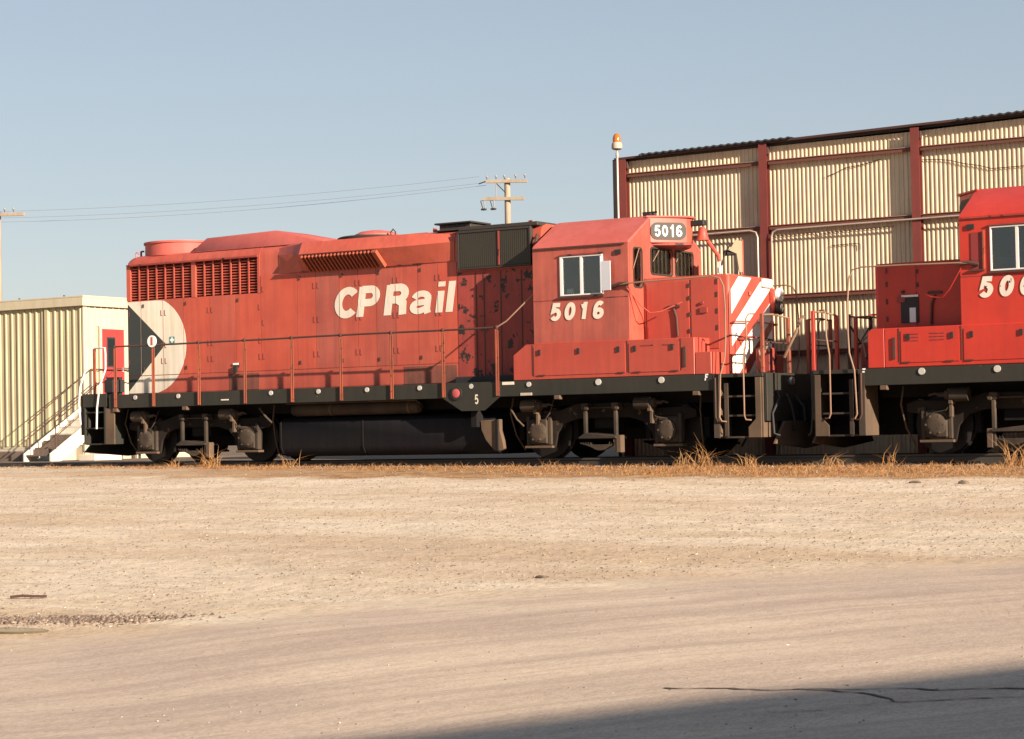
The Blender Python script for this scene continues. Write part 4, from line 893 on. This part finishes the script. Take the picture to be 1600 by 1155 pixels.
for x0, x1, z0, z1 in ((.5, 3.9, 6.12, 6.165), (7.2, 13.5, 6.19, 6.36), (13.5, 26, 6.36, 6.70)):
    q = M(); n = int((x1 - x0) / .16); vs = []
    for i in range(n * 2 + 1):
        x = x0 + (x1 - x0) * i / (2 * n); z = z0 + (z1 - z0) * i / (2 * n) + (.026 if i % 2 else 0)
        vs += [(x, YW - .22, z - .03), (x, YW - .22, z), (x, YW + .9, z + .05)]
    q.add(vs, [(3 * i + a, 3 * i + a + 3, 3 * i + a + 4, 3 * i + a + 1) for i in range(2 * n) for a in (0, 1)])
    q.build('roof_edge_sheet', 'roof_sheet', sh)
M().add([(-.1, YW + .03, 6.06), (26, YW + .03, 6.6), (26, 24, 7.0), (-.1, 24, 6.5), (-.1, YW + .03, 6.0), (26, YW + .03, 6.5), (26, 24, 6.9), (-.1, 24, 6.4)], [(0, 1, 2, 3), (4, 7, 6, 5), (0, 4, 5, 1), (2, 6, 7, 3), (0, 3, 7, 4), (1, 5, 6, 2)]).build('roof', 'roof_sheet', sh)
M().box(-.10, -.02, YW + .03, 24, -.2, 6.04).build('end_wall', 'panel_cream', sh); M().box(-.1, 26, 23.9, 24, -.2, 6.3).build('rear_wall', 'panel_cream', sh); M().box(25.9, 26, YW + .05, 24, -.2, 6.4).build('end_wall', 'panel_cream', sh)
M().box(-.14, -.03, YW - .16, YW - .03, -.2, 6.07).build('corner_trim', 'roof_black', sh)
# beacon on its conduit mast
bc = thing('warning_beacon', 'amber warning beacon on a thin mast at the left corner of the yellow shop', 'beacon', (.01, 4.22, -.15))
M().cyl((.01, 4.22, -.15), (.01, 4.22, 6.10), .022, 10).build('mast', 'conduit', bc)
M().lathe((.01, 4.22, 6.08), [(.02, 0), (.032, .04), (.03, .1), (.018, .14), (.016, .18)], 12).build('mast_joint', 'beacon_grey', bc)
M().lathe((.01, 4.22, 6.26), [(.07, 0), (.108, .02), (.112, .06), (.108, .12), (.10, .125), (.10, .14), (.09, .15)], 24).build('lamp_base', 'beacon_grey', bc)
M().lathe((.01, 4.22, 6.41), [(.085, 0), (.085, .08), (.07, .14), (.04, .18), (.01, .19)], 22).build('amber_dome', 'amber_glass', bc)
# ------------------------------------------------------------------ cream yard office on the left
of = thing('yard_office', 'low cream ribbed metal office with a red door behind the locomotive tail', 'building', (-27, 14, -.1))
X1, Y1, Y2 = -21.3, 11.0, 16.5
M().box(-42, X1 - .03, Y1 + .04, Y2, -.1, 4.5).build('wall_core', 'panel_cream', of)
def rib_panel(q_axis, a0, a1, z0, z1, mat):
    pr = [(0, 0), (.70, 0), (.76, -.03), (.94, -.03), (1, 0)]
    W_ = a1 - a0; vs = []
    for u, d in pr:
        for z in (z0, z1): vs.append((a0 + u * W_, Y1 + d, z) if q_axis == 'x' else (X1 - d, a0 + u * W_, z))
    for u in (1, 0):
        for z in (z0, z1): vs.append((a0 + u * W_, Y1 + .035, z) if q_axis == 'x' else (X1 - .03 + .0, a0 + u * W_, z))
    n = len(pr); fs = [(2 * i, 2 * i + 2, 2 * i + 3, 2 * i + 1) for i in range(n - 1)]
    return M().add(vs[:2 * n], fs).build('wall_panel', mat, of, smooth=10)
x = X1 - .06
k = 0
while x > -33:
    wdt = .246; rib_panel('x', x - wdt, x, .38, 4.36, 'panel_cream'); x -= wdt; k += 1
y = Y1 + .02
while y < 14.8:
    zb = .38
    if y + .26 > 11.72 and y < 12.70: zb = 3.80
    rib_panel('y', y, y + .25, zb, 4.40, 'panel_sunlit'); y += .25
M().box(-42, X1 - .04, Y1 + .0, Y1 + .03, -.1, .375).build('base_board', 'trim_cream', of); M().box(X1 - .04, X1 + .02, Y1 + .01, Y2, -.1, .375).build('base_board', 'trim_cream', of)
M().box(-42, X1 + .12, Y1 - .12, Y1 - .02, 4.36, 4.60).build('fascia', 'trim_cream', of, .01); M().box(X1 + .03, X1 + .12, Y1 - .019, Y2, 4.36, 4.60).build('fascia', 'trim_cream', of, .01)
M().box(-42, X1 + .12, Y1 - .11, Y2, 4.602, 4.66).build('roof', 'panel_sunlit', of, .01)
M().box(X1 - .02, X1 + .04, Y1 - .02, Y1 + .14, .2, 4.36).build('corner_trim', 'panel_sunlit', of)
M().box(-22.75, -22.62, Y1 - .06, Y1 - .03, .38, 4.36).build('downpipe', 'panel_cream', of)
for x in (-24.2, -22.4): M().cyl((x, Y1 + .4, 4.66), (x, Y1 + .4, 4.74), .03, 8).build('roof_vent', 'dark_iron', of)
dr = M().box(X1 + .0, X1 + .03, 11.74, 12.66, 1.66, 3.72).build('door', 'door_red', of)
M().box(X1 - .01, X1 + .045, 11.64, 11.735, 1.66, 3.80).build('door_frame', 'panel_sunlit', dr); M().box(X1 - .01, X1 + .045, 12.665, 12.74, 1.66, 3.80).build('door_frame', 'panel_sunlit', dr); M().box(X1 - .01, X1 + .045, 11.74, 12.66, 3.725, 3.80).build('door_frame', 'trim_cream', dr)
M().box(X1 + .032, X1 + .045, 11.94, 12.30, 2.62, 3.50).build('door_window', 'dark_iron', dr); M().box(X1 + .046, X1 + .05, 11.98, 12.26, 2.66, 3.46).build('pane', 'glass', dr)
M().box(X1 + .032, X1 + .08, 12.55, 12.60, 2.5, 2.62).build('handle', 'window_frame', dr)
# timber stair
stt = thing('timber_stair', 'white painted timber stair with thin handrails leading up to the red office door', 'stairs', (-20.75, 9.8, -.1))
M().box(X1 + .06, -20.2, 11.2, 13.0, 1.55, 1.64).build('landing', 'wood_grey', stt, .01)
for x in (X1 + .1, -20.28):
    for y in (11.3, 12.9): M().box(x, x + .09, y, y + .09, -.1, 1.55).build('leg', 'wood_grey', stt)
ya, za, yb_, zb_ = 8.55, -.05, 11.2, 1.60
for x in (-21.24, -20.25):
    M().prism([(ya - .02, za), (ya + .35, za), (yb_, zb_ - .36), (yb_, zb_ + .05), (yb_ - .1, zb_ + .05), (ya - .02, za + .22)], 'x', x, x + .05).build('stringer', 'stair_white', stt)
for k in range(8):
    y = ya + (yb_ - ya) * (k + .1) / 8; z = za + (zb_ - za) * (k + 1) / 8.5
    M().box(-21.18, -20.26, y, y + .30, z - .04, z).build('tread', 'wood_grey' if k < 3 else 'stair_white', stt); M().box(-21.18, -20.26, y + .27, y + .29, z - .02, z + .15).build('riser', 'wood_grey' if k < 3 else 'stair_white', stt)
M().box(-20.18, -19.6, 9.6, 10.7, -.1, .12).build('side_block', 'stair_white', stt, .01); M().box(-20.18, -19.75, 10.0, 10.9, .125, .36).build('side_block', 'stair_white', stt, .01)
for x in (-21.2, -20.22):
    for y, z in ((8.75, .1), (9.9, .8), (11.2, 1.6)): M().cyl((x, y, z), (x, y, z + .95), .018, 8).build('rail_post', 'rail_dark', stt)
    M().tube([(x, 8.7, 1.02), (x, 11.2, 2.55), (x, 12.9, 2.55)], .018).build('handrail', 'rail_dark', stt); M().tube([(x, 8.7, .6), (x, 11.2, 2.1)], .014).build('handrail', 'rail_dark', stt)
o = M().box(-42, -22.3, 9.6, 10.1, -.1, .24).build('timber_baulk', 'wood_grey', None, .02); tag(o, 'long weathered timber baulk lying along the foot of the cream office', 'timber')
o = M().add([(-42, 10.15, -.1), (-21.6, 10.15, -.1), (-21.6, 10.98, -.1), (-42, 10.98, -.1), (-42, 10.15, .2), (-21.6, 10.15, .2), (-21.6, 10.98, .3), (-42, 10.98, .3)], [(0, 1, 2, 3), (4, 7, 6, 5), (0, 4, 5, 1), (1, 5, 6, 2), (2, 6, 7, 3), (3, 7, 4, 0)]).build('concrete_apron', 'concrete'); tag(o, 'pale concrete apron against the cream office wall', kind='structure')
# ------------------------------------------------------------------ utility poles and wires
def pole(cx, cy, ztop, lab, two=True, flip=1):
    p = thing('utility_pole', lab, 'pole', (cx, cy, -.2), 'wooden utility poles')
    M().cyl((cx, cy, -.2), (cx, cy, ztop), .19, 14, .145).build('pole', 'pole_wood', p)
    ax = Vector((.94, .34, 0)) ; n_ = Vector((-.34, .94, 0))
    def arm(z, l0, l1, nm, tilt=-.06):
        a = Vector((cx, cy, z)) + ax * l0 - n_ * .2; b_ = Vector((cx, cy, z + tilt)) + ax * l1 - n_ * .2; d = (b_ - a).normalized()
        vs = [tuple(e + n_ * s1 * .07 + Vector((0, 0, 1)) * s2 * .075) for e in (a, b_) for s1 in (-1, 1) for s2 in (-1, 1)]
        return M().add(vs, [(0, 1, 3, 2), (4, 6, 7, 5), (0, 4, 5, 1), (2, 3, 7, 6), (0, 2, 6, 4), (1, 5, 7, 3)]).build(nm, 'arm_wood', p)
    arm(ztop - .12, -1.0 if two else -1.4, 1.0 if two else 1.45, 'crossarm'); 
    if two: arm(ztop - .95, -1.15, .85, 'crossarm')
    for u in (-.95, -.5, -.1, .45, .9):
        c = Vector((cx, cy, ztop - .05)) + ax * u - n_ * .2
        M().cyl(c, c + Vector((0, 0, .12)), .018, 6).build('pin', 'dark_iron', p); M().lathe(c + Vector((0, 0, .10)), [(.03, 0), (.055, .03), (.05, .07), (.02, .12)], 10).build('insulator', 'porcelain', p)
    if two:
        M().tube([Vector((cx, cy, ztop - .18)) - ax * .55 - n_ * .18, Vector((cx, cy, ztop - .70)) - ax * .05 - n_ * .18], .025).build('brace', 'dark_iron', p)
        M().tube([Vector((cx, cy, ztop - .18)) - ax * .5 - n_ * .25, Vector((cx, cy, ztop - .9)) - ax * .5 - n_ * .25], .02).build('brace', 'arm_wood', p)
        for u in (-1.25, -.78):
            c = Vector((cx, cy, ztop - 1.05)) + ax * u - n_ * .3
            M().tube([c + ax * .12, c, c - Vector((0, 0, .38)) + ax * .1], .025).build('fuse_cutout', 'dark_iron', p); M().cyl(c + ax * .17, c - Vector((0, 0, .36)) + ax * .2, .03, 8).build('fuse_tube', 'porcelain', p)
            M().box(c.x + .04, c.x + .26, c.y - .06, c.y + .12, c.z - .46, c.z - .38).build('fuse_base', 'dark_iron', p)
        M().tube([Vector((cx, cy, ztop - .12)) - ax * 1.0 - n_ * .2, Vector((cx, cy, ztop - .22)) - ax * 1.35 - n_ * .2], .03).build('dead_end', 'dark_iron', p)
pole(-32.0, 51.2, 12.62, 'wooden pole with two crossarms rising above the locomotive cab roof')
pole(-52.72, 38.4, 11.5, 'wooden pole with one crossarm cut off by the left edge', False)
def wire(a, b_, sag, lab, r=.009):
    a = Vector(a); b_ = Vector(b_); pts = [a.lerp(b_, i / 24) - Vector((0, 0, 4 * sag * (i / 24) * (1 - i / 24))) for i in range(25)]
    o = M().tube(pts, r, 5).build('overhead_wire', 'wire_dark'); tag(o, lab, 'wire', 'overhead wires')
wire((-33.2, 50.6, 12.75), (-70, 42, 13.0), .55, 'uppermost overhead wire running left from the pole')
wire((-33.2, 50.7, 12.45), (-70, 42.4, 12.75), .6, 'middle overhead wire running left from the pole')
wire((-33.0, 50.9, 12.35), (-70, 43, 12.6), .65, 'lowest overhead wire running left from the pole')
wire((-53.0, 38.4, 7.2), (-47.5, 42, 6.6), .1, 'short low wire dropping behind the cream office roof at far left')
# ------------------------------------------------------------------ warehouse behind the camera (casts the shade on the road)
wh = thing('warehouse', 'grey warehouse to the right of the camera whose shade falls on the road', 'building', (48, -36, -1.1))
dA = Vector((.482, .876)); nA = Vector((.876, -.482)); b0 = Vector((34.5, -30.57)) - dA * 42; L_ = 67; HW = 7.09 - 1.05
c4 = [b0, b0 + dA * L_, b0 + dA * L_ + nA * 16, b0 + nA * 16]
for i in range(4):
    a, b_ = c4[i], c4[(i + 1) % 4]; d = (b_ - a).normalized(); n_ = Vector((-d.y, d.x)) * .12
    M().prism([tuple(a), tuple(b_), tuple(b_ + n_), tuple(a + n_)], 'z', -1.2, HW - .02).build('wall', 'concrete', wh)
M().prism([tuple(c) for c in c4], 'z', HW - .02, HW).build('roof', 'roof_sheet', wh)
for k in range(5):
    a = b0 + dA * (6 + k * 12) - nA * .06; b_ = a + dA * 3.4; n_ = -nA * .04
    M().prism([tuple(a), tuple(b_), tuple(b_ + n_), tuple(a + n_)], 'z', -1.05, 2.6).build('roller_door', 'door_red', wh)
# ------------------------------------------------------------------ loose stuff
def soup(name, V_, F_, mat, tone, label):
    me = bpy.data.meshes.new(name); me.vertices.add(len(V_)); me.vertices.foreach_set('co', V_.astype(np.float32).ravel())
    k = F_.shape[1]; me.loops.add(F_.size); me.loops.foreach_set('vertex_index', F_.astype(np.int32).ravel())
    me.polygons.add(len(F_)); me.polygons.foreach_set('loop_start', np.arange(0, F_.size, k, dtype=np.int32)); me.update(calc_edges=True)
    a = me.attributes.new('tone', 'FLOAT', 'POINT'); a.data.foreach_set('value', tone.astype(np.float32)); me.materials.append(MATS[mat])
    o = bpy.data.objects.new(name, me); COL.objects.link(o); return tag(o, label, kind='stuff')
def stones(name, X, Y, size, tone, label, zo=0):
    n = len(X); base = np.array([(1, 0, 0), (-1, 0, 0), (0, 1, 0), (0, -1, 0), (0, 0, 1), (0, 0, -1)], float)
    F0 = np.array([(0, 2, 4), (2, 1, 4), (1, 3, 4), (3, 0, 4), (2, 0, 5), (1, 2, 5), (3, 1, 5), (0, 3, 5)])
    V_ = base[None] * (size[:, None, None] * rng.uniform(.6, 1.3, (n, 6, 1))); V_[:, :, 2] *= .6
    a = rng.uniform(0, 2 * PI, n); c, s_ = np.cos(a)[:, None], np.sin(a)[:, None]
    x_ = V_[:, :, 0] * c - V_[:, :, 1] * s_; y_ = V_[:, :, 0] * s_ + V_[:, :, 1] * c
    V_ = np.stack([x_ + X[:, None], y_ + Y[:, None], V_[:, :, 2] + (gz(X, Y) + size * .2 + zo)[:, None]], -1).reshape(-1, 3)
    F_ = (F0[None] + (np.arange(n) * 6)[:, None, None]).reshape(-1, 3)
    return soup(name, V_, F_, 'pebble', np.repeat(tone, 6), label)
def edge_x(Y):                                                        # x of the road edge at a given y
    return np.interp(Y, ey, ex)
n = 42000; Y = -.2 - 24 * rng.random(n) ** .8; Xc = 20.77 - .677 * (Y + 33.3); X = Xc + rng.uniform(-1, 1, n) * (Y + 33.3) * .40
k = X < edge_x(Y) + .3; X, Y = X[k], Y[k]
sz = .004 + .010 * rng.random(len(X)) ** 4 + .00022 * (Y + 30) * rng.random(len(X)); tn = np.clip(rng.normal(.42, .25, len(X)), 0, 1); sz = sz * 1.05
stones('gravel', X, Y, sz, tn, 'loose pale gravel scattered over the yard')
n = 3600; Y = -25.5 + 14 * rng.random(n); Xc = 20.77 - .677 * (Y + 33.3); X = Xc + rng.uniform(-1, 1, n) * (Y + 33.3) * .40
k = X > edge_x(Y) + .2; X, Y = X[k], Y[k]; sz = .0025 + .009 * rng.random(len(X)) ** 6
stones('road_pebbles', X, Y, sz, np.clip(rng.normal(.5, .25, len(X)), 0, 1), 'small pale pebbles lying on the asphalt', .012)
n = 1800; X = 8.7 + rng.normal(0, .55, n) ; Y = -20.75 + (X - 8.7) * .3 + rng.normal(0, .14, n)
stones('coarse_gravel', X, Y, .010 + .018 * rng.random(n) ** 2, np.clip(rng.normal(.2, .2, n), 0, 1), 'coarse stones heaped beside the puddle')
n = 5000; X = rng.uniform(-13, 14, n); Y = rng.uniform(-.5, .6, n)
stones('ballast', X, Y, .012 + .02 * rng.random(n), np.clip(rng.normal(.35, .2, n), 0, 1), 'grey brown ballast along the near rail')
def blades(name, X, Y, h, lean, wd, tone, label, zoff=0.0):
    n = len(X); a = rng.uniform(0, 2 * PI, n); L3 = 3
    u = np.array([0, .5, 1.0]); Z0 = gz(X, Y) + zoff
    cx_ = X[:, None] + np.cos(a)[:, None] * lean[:, None] * (u ** 2)[None] * h[:, None]; cy_ = Y[:, None] + np.sin(a)[:, None] * lean[:, None] * (u ** 2)[None] * h[:, None]
    cz_ = Z0[:, None] + h[:, None] * (u * (1 - .35 * np.minimum(lean, 1.5)[:, None] * u))
    ww = wd[:, None] * np.array([1, .75, .12])[None]
    V_ = np.stack([np.stack([cx_ - ww * .85, cy_ - ww * .5, cz_], -1), np.stack([cx_ + ww * .85, cy_ + ww * .5, cz_], -1)], 2).reshape(-1, 3)
    F0 = np.array([(0, 1, 3, 2), (2, 3, 5, 4)]); F_ = (F0[None] + (np.arange(n) * 6)[:, None, None]).reshape(-1, 4)
    return soup(name, V_, F_, 'straw', np.repeat(tone, 6), label)
n = 90000; X = rng.uniform(-13, 16, n); dens = np.interp(X, [-13, -8, -6.5, -4, 0, 2, 5, 16], [.03, .25, .5, .3, .25, .6, 1, 1])
clump = .5 + .5 * np.sin(X * 1.7 + 2 * np.sin(X * .6)) * np.sin(X * 3.1 + 1); wid = np.interp(X, [-13, 0, 2, 16], [.7, 1.3, 2.6, 3.4])
Y = -.05 - wid * rng.random(n) ** 1.2 - .3 * np.sin(X * 2.2) ** 2; patch = .5 + .5 * np.sin(X * 4.3 + 3 * np.sin(Y * 2.1)) * np.sin(Y * 3.7 + 2 * np.sin(X * 1.3)); k = rng.random(n) < dens * (.35 + .65 * clump) * (.25 + .75 * patch); X, Y = X[k], Y[k]; n = len(X)
h = (.025 + .13 * rng.random(n) ** 3) * (1 - .45 * np.clip(-Y / 3, 0, 1)); 
blades('dry_grass', X, Y, h, rng.uniform(.4, 2.2, n), np.full(n, .0042), np.clip(rng.normal(.33, .2, n), 0, 1), 'low dry orange grass along the track edge')
# tall clumps one can point at
CL = [(-6.9, -.55, .42, 60, 'large straw coloured grass clump in front of the rear truck springs'), (-7.9, -.5, .22, 30, 'short grass tuft left of the large clump by the rear truck'), (-5.1, -.35, .30, 26, 'upright grass tuft standing beside the fuel tank front'),
      (1.0, -.3, .20, 18, 'thin grass tuft before the front truck wheels'), (4.15, -.4, .52, 46, 'tall arching dry grass clump before the front steps'), (3.75, -.3, .34, 20, 'small curved grass tuft left of the tall clump at the steps'),
      (5.1, -.4, .26, 40, 'bushy orange grass tuft under the front pilot'), (6.6, -.4, .30, 36, 'grass tuft below the second locomotive steps'), (7.6, -.35, .40, 18, 'sparse tall grass tuft behind the second locomotive steps'), (9.75, -.4, .46, 60, 'dense orange grass clump at the right edge of the photograph')]
for x, y, hh, n, lab in CL:
    X = x + rng.normal(0, .07 + hh * .10, n); Y = y + rng.normal(0, .07, n); h = hh * rng.uniform(.3, 1.25, n) ** 1.3
    o = blades('grass_clump', X, Y, h, rng.uniform(.2, 1.7, n), np.full(n, .0052), np.clip(rng.normal(.5, .2, n), 0, 1), lab)
    del o['kind']; tag(o, lab, 'grass', 'dry grass clumps along the rail')
# small things on the yard
def rock(x, y, r, lab, mat='wood_grey', nm='rock', sx_=1.3):
    bm = bmesh.new(); bmesh.ops.create_icosphere(bm, subdivisions=2, radius=r)
    for v in bm.verts: v.co *= random.uniform(.8, 1.2); v.co.z *= .55; v.co.x *= sx_
    me = bpy.data.meshes.new(nm); bm.to_mesh(me); bm.free(); me.materials.append(MATS[mat]); o = bpy.data.objects.new(nm, me); COL.objects.link(o); o.location = (x, y, float(gz(x, y)) + r * .25); tag(o, lab, 'stone')
rock(10.98, -17.15, .035, 'small dark stone at the centre where gravel meets asphalt', sx_=2.0)
rock(10.4, -4.6, .06, 'dark stone on the gravel at far right near the grass'); rock(9.6, -4.4, .045, 'smaller dark stone left of the one at far right', sx_=2)
rock(14.9, -20.5, .018, 'white pebble on the asphalt right of centre', 'sign_white'); rock(12.9, -18.3, .022, 'tan pebble lying on the asphalt near the gravel edge', 'rail_cream')
z = float(gz(7.1, -19.68)); o = M().tube([(6.98, -19.75, z + .02), (7.08, -19.69, z + .03), (7.16, -19.66, z + .025), (7.26, -19.58, z + .02)], .012, 6).build('stick', 'rail_dark'); tag(o, 'dark broken stick lying on the gravel at far left', 'stick')
